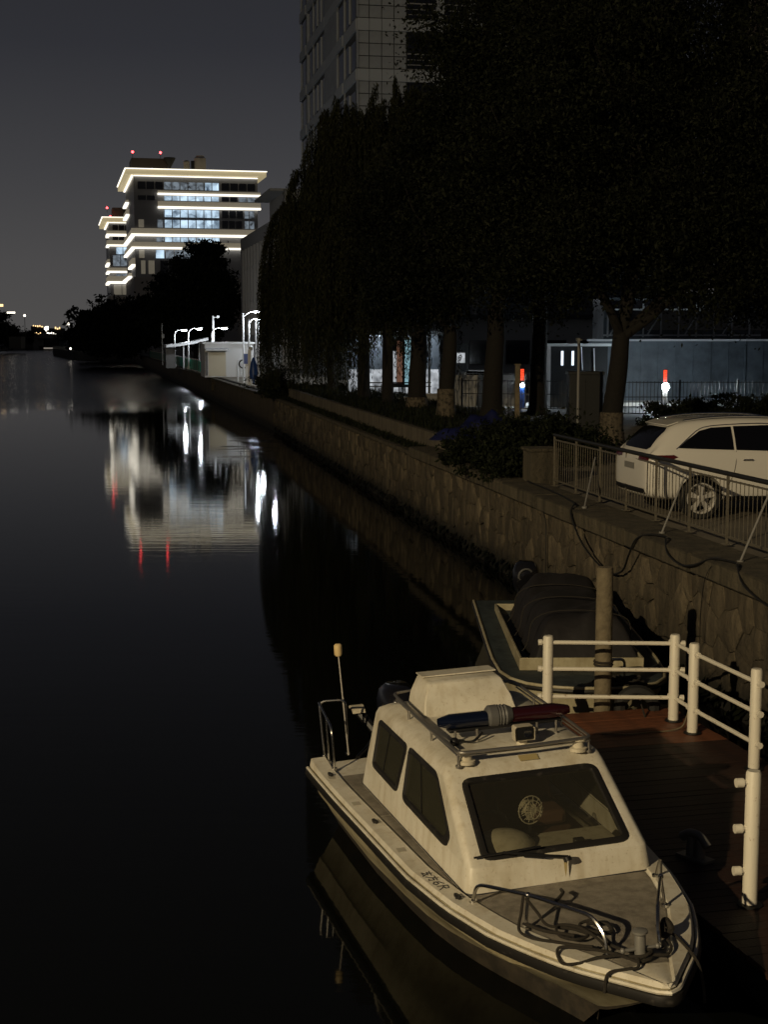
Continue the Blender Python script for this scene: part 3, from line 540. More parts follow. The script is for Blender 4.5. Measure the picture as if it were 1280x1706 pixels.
# cabin: rounded rings, with real openings for the windows
CR = [(.80, .93, 4.235, .875, .765), (1.06, 1.00, 4.205, .835, .745), (1.565, 1.13, 3.46, .75, .685), (1.615, 1.17, 3.38, .725, .665), (1.655, 1.24, 3.28, .65, .605), (1.68, 1.45, 3.05, .45, .42)]
def cab_ring(k):
    z, xr, xf, wr, wf = CR[k]; rad = .10 if k < 3 else .08; n = 5; pts = []
    cs = [(xf, -wf), (xf - .03, wf + .07), (xr, wr + .03), (xr, -wr)]                     # front starboard, front port, rear port, rear starboard
    for i, c_ in enumerate(cs):
        p0, p1 = Vector(cs[i - 1]), Vector(cs[(i + 1) % 4]); c_ = Vector(c_)
        a = c_ + (p0 - c_).normalized() * rad; b = c_ + (p1 - c_).normalized() * rad
        for j in range(n):
            t = j / (n - 1); q_ = a * (1 - t) ** 2 + c_ * 2 * t * (1 - t) + b * t * t; pts.append((q_.x, q_.y, z + (.07 * q_.x / 4 if k == 0 else 0) - (.03 if k == 0 else 0)))
    return pts
rings = [cab_ring(k) for k in range(6)]; n = len(rings[0])
SIDES = {4: 'front', 9: 'port', 19: 'starboard'}                        # the long straight edges between corner arcs (index of first vertex)
cab = MB(); V = [q for r_ in rings for q in r_]; F = []
for i in range(5):
    for j in range(n):
        if i == 1 and j in SIDES: continue
        k = (j + 1) % n; F.append((i * n + j, i * n + k, (i + 1) * n + k, (i + 1) * n + j))
F.append(tuple(5 * n + j for j in range(n))); cab.add(V, F)
def rrect(corners, rad, n=5):
    """rounded polygon in the unit square of a panel"""
    out = []; m = len(corners)
    for i in range(m):
        c_ = Vector(corners[i]); a = Vector(corners[i - 1]); b = Vector(corners[(i + 1) % m])
        p0 = c_ + (a - c_).normalized() * min(rad, (a - c_).length * .45); p1 = c_ + (b - c_).normalized() * min(rad, (b - c_).length * .45)
        for j in range(n):
            t = j / (n - 1); out.append(p0 * (1 - t) ** 2 + c_ * 2 * t * (1 - t) + p1 * t * t)
    return out
class Panel:
    """A bilinear wall panel with measured (metre) coordinates, holes, and things set into it."""
    def __init__(s, a, b, c, d, pos=True): s.P = [Vector(q) for q in (a, b, c, d)]; s.n = (s.P[1] - s.P[0]).cross(s.P[3] - s.P[0]).normalized() * (1 if pos else -1)
    def at(s, u, v, o=0): P = s.P; return (P[0] * (1 - u) + P[1] * u) * (1 - v) + (P[3] * (1 - u) + P[2] * u) * v + s.n * o
    def holed(s, mb, loop, u0, u1):
        n = len(loop); cu = sum(q.x for q in loop) / n; cv = sum(q.y for q in loop) / n; outer = []
        for q in loop:                                                  # project each point of the hole out to the panel edge
            du, dv = q.x - cu, q.y - cv; t = min(((u1 if du > 0 else u0) - cu) / du if abs(du) > 1e-6 else 9e9, ((1 if dv > 0 else 0) - cv) / dv if abs(dv) > 1e-6 else 9e9)
            outer.append(Vector((cu + du * t, cv + dv * t)))
        for cc in ((u0, 0), (u1, 0), (u1, 1), (u0, 1)):                 # keep the panel corners
            k = min(range(n), key=lambda i: (outer[i] - Vector(cc)).length); outer[k] = Vector(cc)
        mb.add([s.at(q.x, q.y) for q in outer] + [s.at(q.x, q.y) for q in loop], [(i, (i + 1) % n, n + (i + 1) % n, n + i) for i in range(n)])
    def gasket(s, loop, w, out):
        n = len(loop); cu = sum(q.x for q in loop) / n; cv = sum(q.y for q in loop) / n; mb = MB(); L1 = (s.P[1] - s.P[0]).length; H1 = (s.P[3] - s.P[0]).length
        def off(k, o):
            r_ = []
            for i, q in enumerate(loop):
                t = loop[(i + 1) % n] - loop[i - 1]; t = Vector((t.x * L1, t.y * H1)); nn = Vector((t.y, -t.x)).normalized()
                if nn.x * (q.x - cu) * L1 + nn.y * (q.y - cv) * H1 < 0: nn = -nn
                r_.append(s.at(q.x + nn.x * k / L1, q.y + nn.y * k / H1, o))
            return r_
        R_ = [off(w * .5, -.004), off(w * .5, out * .6), off(w * .2, out), off(-w * .4, out), off(-w * .55, .002), off(-w * .55, -.02)]
        mb.loft(R_, True, False, False); return mb
    def pane(s, loop, o): return MB().add([s.at(q.x, q.y, o) for q in loop], [tuple(range(len(loop)))])
pf = Panel(rings[1][4], rings[1][5], rings[2][5], rings[2][4])
loopF = rrect([(.045, .09), (.955, .09), (.965, .945), (.035, .945)], .06)
# the windscreen panel is measured in u across, v up; rounding is in unit space, fine for a near-square
pf.holed(cab, loopF, 0, 1)
for sgn, jr, jf in ((-1, 19, 0), (1, 10, 9)):                           # starboard, port: measured from the rear corner forward
    big = Panel(rings[1][jr], rings[1][jf], rings[2][jf], rings[2][jr], sgn < 0)
    pa = Panel(big.at(0, 0), big.at(.39, 0), big.at(.53, 1), big.at(0, 1), sgn < 0); pb = Panel(big.at(.39, 0), big.at(1, 0), big.at(1, 1), big.at(.53, 1), sgn < 0)
    for p_, q_ in ((pa, [(.19, .05), (.895, .04), (.955, .92), (.15, .92)]), (pb, [(.06, .03), (.74, .03), (.85, .24), (.83, .93), (.05, .93)])):
        lp = rrect(q_, .065); p_.holed(cab, lp, 0, 1)
        fo = p_.gasket(lp, .055, .014).build('side_window_frame', M['rubber'], boat); p_.pane(lp, -.006).build('side_window_glass', M['sideglass'], fo, smooth=0)
        us = sorted(q.x for q in lp); um = us[0] + (us[-1] - us[0]) * .40
        MB().add([p_.at(um - .008, .08, .002), p_.at(um + .008, .08, .002), p_.at(um + .008, .9, .002), p_.at(um - .008, .9, .002)], [(0, 1, 2, 3)]).build('sliding_pane_edge', M['rubber'], fo, smooth=0)
cab.build('cabin', M['gel'], boat, smooth=38)
fo = pf.gasket(loopF, .06, .018).build('windscreen_frame', M['rubber'], boat); pf.pane(loopF, -.004).build('windscreen', M['screen'], fo, smooth=0)
wp = MB().tube([(4.285, .07, 1.055), (4.27, .06, 1.085)], .035, 10).tube([(4.28, .07, 1.09), (4.26, -.22, 1.135), (4.205, -.45, 1.165)], .011, 6).tube([(4.265, -.12, 1.115), (4.235, -.34, 1.150)], .018, 6)
wp.tube([(4.17, -.12, 1.16), (4.165, -.68, 1.135)], .009, 6).build('wiper', M['black'], boat)
MB().tube([(x, y, z + .012) for x, y, z in rings[0]] + [tuple(Vector(rings[0][0]) + Vector((0, 0, .012)))], .007, 5).build('caulk_line', M['ink'], boat)
MB().add([(4.245, .045, 1.05), (4.247, .075, 1.05), (4.250, .07, .97), (4.252, .058, .91), (4.250, .05, .97)], [(0, 1, 2, 3, 4)]).build('rust_streak', M['yellow'], boat, smooth=0)
# inside: sole, dash with instrument hump, seats, bulkhead
MB().box((2.4, 0, .84), (2.7, 1.35, .02)).build('cabin_sole', M['seat'], boat)
MB().box((3.86, 0, 1.02), (.56, 1.30, .05)).build('dashboard', M['cream'], boat, bevel=.01)
MB().ball((3.80, -.33, 1.03), .29, 18, 12, (.75, 1, .58)).build('instrument_hump', M['cream'], boat)
MB().torus((3.45, -.33, 1.12), .16, .012, (-1, 0, .5)).build('steering_wheel', M['black'], boat)
for y in (-.33, .30): MB().box((2.55, y, 1.10), (.14, .50, .5), ry=-.15).box((2.8, y, .95), (.46, .48, .14)).build('seat', M['seat'], boat, bevel=.04)
fan = thing('desk_fan', 'small wire-caged fan standing on the boat dashboard behind the windscreen', 'fan', (BO[0] + 3.60 * math.cos(BR) + .05 * math.sin(BR), BO[1] + 3.60 * math.sin(BR) - .05 * math.cos(BR), 1.045), BR)
fan.rotation_euler = (HEEL, 0, BR); fan.scale = (1.12, 1.12, 1.12)
fc = (.02, 0, .20); fb = MB().cyl((0, 0, 0), (0, 0, .02), .055).tube([(0, 0, 0), (-.02, 0, .18)], .012, 6); fb.build('stand', M['black'], fan)
fb = MB().torus(fc, .105, .005, (1, .25, .1)).torus((.045, .01, .205), .07, .004, (1, .25, .1))
for k in range(14):
    a = 2 * math.pi * k / 14; fb.tube([(.05, .012 + .02 * math.cos(a), .205 + .02 * math.sin(a)), (.035, .07 * math.cos(a), .2 + .07 * math.sin(a)), (.02 - .02 * math.cos(a) * .25 * 5 * .2, .105 * math.cos(a), .20 + .105 * math.sin(a))], .0025, 4)
fb.build('cage', M['cream'], fan); MB().cyl((-.07, 0, .2), (.02, 0, .2), .052).build('motor', M['cream'], fan)
fb = MB()
for k in range(4):
    a = k * math.pi / 2; fb.add([(.02, .02 * math.cos(a), .2 + .02 * math.sin(a)), (.035, .085 * math.cos(a + .3), .2 + .085 * math.sin(a + .3)), (.005, .085 * math.cos(a - .4), .2 + .085 * math.sin(a - .4))], [(0, 1, 2)])
fb.build('blade', M['cream'], fan)
MB().box((3.98, .28, 1.075), (.06, .09, .08)).build('compass', M['black'], boat, bevel=.01)
# roof: hatch, grab rails, light bar, search light, horn
MB().loft([[(xr, -w0, z), (xf, -w0, z), (xf, w0, z), (xr, w0, z)] for xr, xf, w0, z in ((1.36, 1.98, .46, 1.655), (1.37, 1.90, .43, 1.80), (1.40, 1.80, .365, 1.95), (1.42, 1.76, .34, 1.965))]).build('roof_hatch', M['gel'], boat, bevel=.035)
MB().box((1.50, 0, 1.975), (.24, .74, .012), ry=-.05).build('hatch_lid_lip', M['gel'], boat)
zr = 1.765; rr = MB()
rp = [(1.32, -.40, zr + .02), (1.30, -.585, zr), (2.3, -.59, zr), (3.42, -.555, zr), (3.44, 0, zr), (3.39, .64, zr), (2.3, .66, zr), (1.30, .65, zr), (1.32, .42, zr + .02)]
rr.tube([(1.32, -.38, 1.67)] + bend(rp, .07) + [(1.32, .40, 1.67)], .015, 8).build('roof_rail', M['dullsteel'], boat)
rr = MB().tube([(1.4, -.585, zr - .035), (3.40, -.555, zr - .035)], .008, 6).tube([(1.4, .65, zr - .035), (3.37, .64, zr - .035)], .008, 6).tube([(3.415, -.53, zr - .03), (3.385, .62, zr - .03)], .008, 6).build('roof_rail_lower', M['dullsteel'], boat)
for x, y in ((1.9, -.588), (2.65, -.58), (3.38, -.55), (3.36, .63), (2.65, .65), (1.9, .655)): MB().cyl((x, y, 1.63), (x, y, zr), .012, n=8).cyl((x, y, 1.625), (x, y, 1.648), .028, n=10).build('rail_stanchion', M['dullsteel'], boat)
for y in (-.47, .54): MB().lathe([(.075, 1.645), (.075, 1.672), (.05, 1.68), (.05, 1.735), (.07, 1.74), (.07, 1.752)], (3.345, y, 0), 14).build('rail_foot', M['cream'], boat)
lb = MB()
def pod(y0, y1, sx=.074, szz=.062):
    rows = []
    for t in np.linspace(0, 1, 9):
        y = y0 + (y1 - y0) * t; k = min(1, .55 + 1.9 * min(t, .235)) if True else 1
        rows.append([(2.80 + sx * k * math.copysign(abs(math.cos(a)) ** .6, math.cos(a)), y, 1.862 + szz * k * math.copysign(abs(math.sin(a)) ** .6, math.sin(a))) for a in np.linspace(0, 2 * math.pi, 17)[:-1]])
    return MB().loft(rows)
pod(-.555, -.115).build('light_bar_lens', M['blue_lens'], boat, smooth=50); o = pod(.665, .125).build('light_bar_lens', M['red_lens'], boat, smooth=50)
o['label'] = 'red lens of the light bar'
lb = MB().lathe([(.072, -.115), (.098, -.09), (.10, -.02), (.085, -.015), (.10, 0), (.085, .012), (.10, .03), (.085, .045), (.096, .06), (.068, .12)], (2.80, 0, 1.872), 18, (0, 1, 0)); lb.build('siren_speaker', M['greyplastic'], boat)
MB().box((2.80, .055, 1.785), (.12, 1.05, .03)).build('light_bar_base', M['black'], boat, bevel=.008)
for y in (-.42, -.22, .34, .52): MB().cyl((2.86, y, 1.655), (2.86, y, 1.79), .012, n=8).cyl((2.86, y, 1.655), (2.86, y, 1.675), .03, n=8).build('light_bar_foot', M['dullsteel'], boat)
MB().tube(spline([(2.9, -.47, 1.70), (2.92, -.40, 1.72), (2.88, -.34, 1.69), (2.95, -.28, 1.71), (2.90, -.18, 1.76)]), .012, 6).ball((2.9, -.44, 1.70), .045).build('light_bar_cable', M['black'], boat)
sl = MB().loft([[(x, .125 + y * w, 1.785 + z * w) for y, z in ((-.085, -.06), (.085, -.06), (.09, -.04), (.09, .05), (.075, .065), (-.075, .065), (-.09, .05), (-.09, -.04))] for x, w in ((3.00, .75), (3.06, 1), (3.16, 1))], True, True, False).build('search_light', M['cream'], boat)
MB().add([(3.155, .125 + y, 1.785 + z) for y, z in ((-.072, -.05), (.072, -.05), (.076, .045), (.066, .054), (-.066, .054), (-.076, .045))], [tuple(range(6))]).build('search_light_bezel', M['black'], sl)
MB().lathe([(.038, 0), (.02, -.02), (.006, -.03)], (3.163, .15, 1.79), 12, (1, 0, 0)).build('reflector', M['mirror'], sl); MB().cyl((3.06, .125, 1.665), (3.06, .125, 1.73), .05, .045).build('search_light_foot', M['cream'], sl)
MB().add([(3.379, -.0, 1.622), (3.379, .17, 1.622), (3.305, .17, 1.650), (3.305, -.0, 1.650)], [(0, 1, 2, 3)]).build('yellow_notice', M['yellow'], boat)
# bow rails, samson post
for sgn, lab in ((-1, None), (1, None)):
    s_ = sgn
    pts = [(4.40, s_ * .77, .885), (4.50, s_ * .765, 1.06), (5.06, s_ * .51, 1.145), (5.58, s_ * .25, 1.165), (5.69, s_ * .20, 1.06), (5.72, s_ * .20, .92)]
    rl = MB().tube(bend(pts, .12, 6), .015, 8).cyl((4.40, s_ * .77, .875), (4.40, s_ * .77, .893), .032, n=10).cyl((5.72, s_ * .20, .905), (5.72, s_ * .20, .93), .032, n=10).build('bow_rail', M['steel'], boat)
    MB().tube([(5.02, s_ * .53, 1.14), (5.03, s_ * .555, .92)], .013, 8).cyl((5.03, s_ * .555, .905), (5.03, s_ * .555, .925), .03, n=10).ball((5.02, s_ * .53, 1.14), .024, 8, 6).build('rail_leg', M['steel'], rl)
MB().lathe([(.062, .905), (.062, .925), (.04, .94), (.04, 1.10), (.036, 1.12), (.055, 1.135), (.055, 1.15), (.03, 1.16)], (5.88, -.02, 0), 16).tube([(5.88, -.15, 1.02), (5.88, .11, 1.02)], .013, 8).ball((5.88, -.15, 1.02), .02).ball((5.88, .11, 1.02), .02).box((5.88, -.02, .915), (.2, .17, .014)).build('samson_post', M['iron'], boat)
for x in (.55, 2.18, 4.28): MB().box((x, -(sb_(x) - .09), sz(x) + .055), (.085, .03, .03), rz=.2).box((x, -(sb_(x) - .09), sz(x) + .045), (.03, .04, .02)).build('cleat', M['rubber'], boat, bevel=.006)
for x in (.32, .62, 1.55, 3.0): MB().box((x, -(sb_(x) - .09), sz(x) + .0405), (.10, .075, .003)).build('sticker_patch', M['sticker'], boat, smooth=0)
# hand-painted marks on the gunwale (small dark characters)
gl = MB(); 
def strokes(x0, segs, w=.0075, s=.115):
    for (a, b) in segs:
        pa, pb = Vector((x0 + a[0] * s, -(sb_(x0) - .145) - (1 - a[1]) * s * .82, sz(x0) + .0425)), Vector((x0 + b[0] * s, -(sb_(x0) - .145) - (1 - b[1]) * s * .82, sz(x0) + .0425))
        d = (pb - pa); L_ = d.length; gl.box((pa + pb) / 2, (L_ + w, w, .003), rz=math.atan2(d.y, d.x))
strokes(3.60, [((.45, 1), (.5, .88)), ((.1, .82), (.9, .82)), ((.5, .8), (.25, .55)), ((.25, .55), (.65, .5)), ((.7, .55), (.25, .15)), ((.2, .12), (.8, .15)), ((.72, .3), (.88, .05))])
strokes(3.72, [((.5, 1), (.55, .9)), ((.1, .8), (.95, .8)), ((.45, .8), (.35, .4)), ((.35, .4), (.1, .05)), ((.42, .55), (.85, .55)), ((.85, .55), (.75, .1)), ((.75, .1), (.6, .15))])
strokes(3.84, [((.7, .95), (.3, .6)), ((.3, .6), (.25, .2)), ((.25, .2), (.55, .05)), ((.55, .05), (.8, .25)), ((.8, .25), (.6, .5)), ((.6, .5), (.3, .4))])
strokes(3.95, [((.2, .95), (.2, .05)), ((.2, .95), (.7, .9)), ((.7, .9), (.7, .6)), ((.7, .6), (.2, .5)), ((.45, .5), (.85, .05))])
gl.build('painted_marks', M['ink'], boat, smooth=0)
# stern: guard rail, light mast, outboard
g = MB().tube(bend([(-.14, -1.03, .76), (-.20, -1.05, 1.36), (-.12, -.77, 1.37), (-.14, -.77, .76)], .08), .014, 8).tube(bend([(-.20, -1.05, 1.345), (.28, -1.03, 1.22), (.34, -1.03, 1.15), (.34, -1.02, .77)], .06), .014, 8).tube([(.08, -1.035, 1.27), (.08, -1.025, .77)], .012, 8)
for q in ((-.14, -1.03), (-.14, -.77), (.34, -1.02), (.08, -1.025)): g.cyl((*q, .755), (*q, .778), .03, n=8)
g.build('stern_rail', M['steel'], boat)
ms = MB().tube([(-.10, -.77, .76), (-.26, -.80, 1.83)], .013, 8, .010).build('light_mast', M['dullsteel'], boat); MB().lathe([(.03, 0), (.045, .02), (.045, .12), (.03, .135)], (-.26, -.80, 1.82), 12, (-.1, 0, 1)).build('mast_light', M['mast_top'], ms)
ob = MB().loft([[(-.42 + lx * k, y * k, z) for lx, y in ((.30, -.10), (.30, .10), (.18, .19), (-.15, .20), (-.30, .12), (-.30, -.12), (-.15, -.20), (.18, -.19))] for z, k in ((.95, .85), (1.02, 1), (1.22, 1.03), (1.34, .9), (1.40, .6))])
om = ob.build('outboard_motor', M['blackgloss'], boat, smooth=60); om.location = (0, -.12, 0)
MB().loft([[(-.42 + x * k, y * k, z) for x, y in ((.13, -.09), (.13, .09), (-.17, .09), (-.17, -.09))] for z, k in ((.96, 1), (.6, .85), (.1, .6), (-.3, .5))]).build('leg_housing', M['black'], om)
MB().box((-.13, 0, .82), (.3, .30, .35)).build('mount_bracket', M['greyplastic'], om, bevel=.02); MB().tube([(-.25, -.25, .98), (-.12, -.45, .80), (.02, -.58, .76)], .022, 8).build('steering_arm', M['black'], om)
MB().loft([[(-.55 + .12 * math.cos(a), -.44 + w, 1.10 + .08 * math.sin(a)) for a in np.linspace(.2, 2.6, 7)] + [(-.55 + .09 * math.cos(a), -.44 + w, 1.10 + .05 * math.sin(a)) for a in np.linspace(2.6, .2, 7)] for w in (-.07, .07)]).build('engine_guard', M['cream'], om)
MB().tube([(-.56, -.44, 1.13), (-.26, -.20, .80)], .05, 8).build('trim_ram', M['black'], om)

# mooring line piled on the foredeck
mw = Matrix.Translation((BO[0], BO[1], 0)) @ Matrix.Rotation(BR, 4, 'Z')
rope = thing('mooring_rope', 'dark rope coiled loosely on the white foredeck round its post', 'rope', (BO[0] - .06 * math.cos(BR), BO[1] - .06 * math.sin(BR), 0), BR)
rope.rotation_euler = (HEEL, 0, BR)
def rp_(pts, r=.0115): return MB().tube(spline(pts, 7), r, 6)
zz = .955
rp_([(5.06, -.56, 1.13), (5.12, -.60, 1.03), (5.24, -.66, .955), (5.40, -.62, zz), (5.52, -.48, zz), (5.62, -.36, zz), (5.72, -.28, zz + .02)]).build('strand', M['rope'], rope)
rp_([(5.08, -.55, 1.12), (5.14, -.48, 1.02), (5.24, -.44, .96), (5.34, -.30, zz), (5.48, -.22, zz), (5.55, -.34, zz + .01), (5.42, -.42, zz), (5.30, -.38, zz + .02), (5.40, -.26, zz + .03), (5.60, -.20, zz + .02), (5.75, -.2, zz + .02)]).build('strand', M['rope'], rope)
rp_([(5.30, -.16, zz), (5.36, -.04, zz + .01), (5.48, -.04, zz), (5.50, -.16, zz + .02), (5.38, -.22, zz + .01), (5.28, -.20, zz), (5.30, -.10, zz + .02), (5.5, -.12, zz + .03), (5.66, -.16, zz + .02), (5.8, -.14, zz + .03), (5.90, -.08, .99)]).build('strand', M['rope'], rope)
rp_([(5.90, -.06, 1.0), (5.97, .05, 1.01), (6.02, -.03, 1.0), (5.95, -.10, .98), (5.88, -.02, .97), (5.96, .06, .97), (6.02, -.05, .96), (5.92, -.12, .96), (5.80, -.22, .965), (5.70, -.36, .97), (5.62, -.50, .955), (5.74, -.52, .90), (5.82, -.42, .92), (5.86, -.3, .96), (5.9, -.12, .97)]).build('strand', M['rope'], rope)
rp_([(5.99, -.06, .985), (6.08, -.10, .955), (6.08, -.20, .955), (6.06, -.31, .93), (6.06, -.34, .80)]).build('strand', M['rope'], rope)
rp_([(5.98, .04, .985), (5.98, .16, .965), (5.88, .24, .97), (5.74, .26, .99), (5.66, .28, 1.06), (5.60, .30, .99), (5.7, .36, .95), (5.90, .36, .94), (5.97, .40, .86), (5.96, .44, .70), (5.94, .46, .55)]).build('strand', M['rope'], rope)
rp_([(5.66, .27, 1.02), (5.64, .31, 1.05), (5.68, .33, 1.0), (5.70, .26, .98), (5.65, .25, 1.04)], .028).build('knot', M['rope'], rope)
rp_([(4.62, -.10, .945), (4.76, -.14, .975), (4.90, -.27, .96)], .014).build('strand', M['rope'], rope)
rp_([(5.15, -.58, .95), (5.32, -.50, .96), (5.42, -.40, .965), (5.5, -.33, .97)], .013).build('strand', M['rope'], rope)

# ------------------------------------------------------------------ dock with its railings and pile
hd = Vector((math.cos(BR), math.sin(BR), 0)); pt_ = Vector((-hd.y, hd.x, 0))   # along the dock towards us; across to the right
DO = Vector((1.115, 17.80, 0)); DW = 2.72
dock = thing('floating_dock', 'red-brown plank dock lying between the white boat and the quay wall', 'dock', tuple(DO), BR)
MB().box((4.8, -DW / 2 + DW, .17), (9.6, DW - .12, .26)).build('dock_frame', M['darkmetal'], dock)
pk = MB().box((0, 0, 0), (.136, DW, .045)).mesh('plank', 0); pk.materials.append(M['plank']); pk2 = pk.copy(); pk2.materials[0] = M['shaded_plank']
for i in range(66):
    o = link('plank', pk if i < 11 else pk2, dock); o.location = (.07 + i * .1445, DW / 2 + random.uniform(-.012, .012), .377 + random.uniform(-.003, .003)); o.rotation_euler = (0, 0, random.uniform(-.003, .003))  # nearer planks: shade on the deck is put into a darker plank colour
def post_mesh(h):
    n = 10; return MB().loft([[(r_ * math.cos(2 * math.pi * k / n), r_ * math.sin(2 * math.pi * k / n), z) for k in range(n)] for r_, z in ((.066, 0), (.066, h - .02), (.055, h))])
def railing(name, label, posts, runs, stubs=()):
    t = thing(name, label, 'railing', (posts[0][0], posts[0][1], .4), 0, 'white tube railings on the dock'); o0 = Vector((posts[0][0], posts[0][1], .4))
    for (x, y, h) in posts:
        o = post_mesh(h).build('post', M['white'], t); o.location = Vector((x, y, .4)) - o0
        MB().lathe([(.11, 0), (.11, .012), (.07, .02)], (0, 0, 0), 12).build('foot_plate', M['darkmetal'], o)
    for (p, q, z) in runs:
        P, Q = Vector((*p, .4 + z)) - o0, Vector((*q, .4 + z)) - o0; d = (Q - P).normalized()
        ra = MB().tube([P - d * .10, Q + d * .10], .026, 8)
        for e_, s_ in ((P, -1), (Q, 1)): ra.tube([e_ + d * s_ * .078, e_ + d * s_ * .125], .038, 8)
        ra.build('rail', M['white'], t)
    for (p, d, z) in stubs:
        P = Vector((*p, .4 + z)) - o0; D = Vector((*d, 0)).normalized()
        MB().tube([P + D * .06, P + D * .15], .026, 8).tube([P + D * .09, P + D * .155], .040, 10).build('rail_end', M['white'], t)
RZ = (.30, .655, .995)
p1, p2, p3, p4, p5 = (2.07, 17.82), (3.655, 17.75), (3.775, 17.18), (4.15, 15.70), (3.12, 11.80)
railing('dock_railing', 'white three-bar railing across the far end of the dock', [(*p1, 1.08), (*p2, 1.11)], [(p1, p2, z) for z in RZ] + [(p2, p3, z) for z in RZ])
railing('dock_railing', 'white three-bar railing running along the dock beside the stone wall', [(*p3, 1.12), (*p4, 1.15)], [(p3, p4, z) for z in RZ])
railing('dock_railing', 'lone white post with bolted rail ends at the near edge of the dock', [(*p5, 1.18)], [], [(p5, (-.95, -.15), z) for z in (1.08, .68, .31)])
pile = thing('mooring_pile', 'weathered round timber pile standing behind the far dock railing', 'pile', (2.86, 18.40, 0))
MB().lathe([(.115, -1.2), (.115, .4), (.108, 2.22), (.095, 2.26)], (0, 0, 0), 14).build('timber', M['pile'], pile)
MB().torus((0, 0, 1.02), .116, .018, n=16).torus((0, 0, .98), .116, .016, n=16).build('rope_turn', M['rope'], pile)
bl = at_z(1158, 1412, .5); bo = thing('dock_bollard', 'grey horned mooring bollard on the dark dock beside the bow', 'bollard', (bl.x, bl.y, .4), BR + .4)
MB().tube(spline([(-.15, 0, .17), (-.06, 0, .225), (.06, 0, .225), (.16, 0, .15)]), .045, 10, .038).build('horn', M['iron'], bo)
MB().cyl((-.04, 0, .0), (-.04, 0, .2), .055, .04).cyl((.06, 0, 0), (.06, 0, .2), .055, .04).box((.01, 0, .012), (.34, .16, .024)).build('foot', M['iron'], bo)
dr = thing('deck_rope', 'thin pale rope trailing across the dock planks to the railing post', 'rope', (2.75, 17.15, .40))
MB().tube(spline([(-.1, -.05, .012), (.2, -.08, .012), (.5, .02, .012), (.75, .10, .012), (.93, .15, .06), (1.0, .14, .26), (1.06, .10, .30), (1.08, .03, .20), (1.06, -.02, .012)]), .010, 6).build('strand', M['pile'], dr)

# ------------------------------------------------------------------ second boat under its canvas
b2 = thing('covered_boat', 'blue-grey open work boat under a dark canvas cover moored against the wall', 'boat', (2.80, 18.66, 0), R(90.5))
# local: x away from us along the boat, y to the left
def b2w(x): return ip(x, [0, .12, .35, .7, 1.2, 2, 3, 4.5, 6.2], [.24, .58, .86, 1.04, 1.14, 1.18, 1.18, 1.17, 1.16])
def b2z(x): return .50 + .06 * max(0, 1.4 - x) + .02 * x
xs = [0, .12, .35, .7, 1.2, 2, 3, 4.5, 6.2]; mb = MB(); rows = []
for x in xs:
    w, z = b2w(x), b2z(x); half = [(w, z), (w - .03, z - .16), (w - .10, z - .32), (w * .8, -.05)]
    rows.append([(x + (.0 if k < 2 else .05 * k * (x < .8)), y, zz) for k, (y, zz) in enumerate(half)] + [(x + (.0 if k < 2 else .05 * k * (x < .8)), -y, zz) for k, (y, zz) in reversed(list(enumerate(half)))])
mb.loft(rows, False); mb.add(rows[0], [tuple(range(8))]); mb.add(rows[-1], [tuple(range(8))]); mb.build('hull', M['hullgel'], b2)
edge = [(x, -b2w(x), b2z(x)) for x in reversed(xs)] + [(x, b2w(x), b2z(x)) for x in xs]
MB().tube([(x - .02, y * 1.02, z - .03) for x, y, z in edge], .035, 8).build('rub_rail', M['rubber'], b2); MB().tube([(x - .02, y * 1.015, z + .015) for x, y, z in edge], .022, 8).build('rim', M['hullgel'], b2)
mb = MB(); rows = []
for x in xs:
    w, z = b2w(x) - .01, b2z(x) + .012; rows.append([(x + .02, y, z) for y in np.linspace(-w, w, 7)])
mb.loft(rows, False).build('deck', M['teal'], b2)
cm = MB(); cw = [(1.25, -.86), (5.4, -.86), (5.4, .86), (1.25, .86)]
for i in range(4):
    a, b = Vector((*cw[i], 0)), Vector((*cw[(i + 1) % 4], 0)); m_ = (a + b) / 2; d = b - a; cm.box((m_.x, m_.y, .64), (d.length + .03, .035, .18), rz=math.atan2(d.y, d.x))
cm.build('coaming', M['hullgel'], b2, bevel=.008)
# canvas: slack cover over a frame, pulled into folds down the sides
GX, GY = 70, 56; V = []; F = []; r3 = random.Random(5); wv = [(r3.uniform(3, 15), r3.uniform(2, 11), r3.uniform(0, 6.3), r3.uniform(.6, 1)) for _ in range(9)]
for i in range(GX + 1):
    for j in range(GY + 1):
        u, v = i / GX, j / GY; x = 1.40 + u * 3.7; yy = (v - .5) * 2
        edge_ = max(abs(yy) ** 7, (1 - min(1, u / .13)) ** 1.6, (1 - min(1, (1 - u) / .12)) ** 1.6); top = 1 - min(1, edge_)
        cr = sum(k * math.sin(a_ * u * 2.2 + b_ * yy + p_ + 1.3 * math.sin(3 * yy + 4 * u)) for a_, b_, p_, k in wv) / 9
        fold = abs(math.sin(u * 24 + 2.2 * math.sin(u * 7 + yy))) ** .6
        sag = .03 * math.sin(math.pi * v) ** 2 * (math.sin(u * 11 + .6) ** 2)
        h = .62 + .62 * top * (1 - .12 * (u > .75) * (u - .75) * 4) - sag * top + .10 * cr * (.3 + top) + (.16 * max(0, 1 - abs(u - .86) / .14) * top)
        w = .72 + .10 * (1 - top) * fold - .02
        V.append((x + .05 * cr * (1 - top), -.10 + yy * w, h - .10 * fold * (1 - top)))
for i in range(GX):
    for j in range(GY): F.append((i * (GY + 1) + j, (i + 1) * (GY + 1) + j, (i + 1) * (GY + 1) + j + 1, i * (GY + 1) + j + 1))
cv = MB().add(V, F).build('canvas_cover', M['tarp'], b2, smooth=70); sd = cv.modifiers.new('thick', 'SOLIDIFY'); sd.thickness = .006
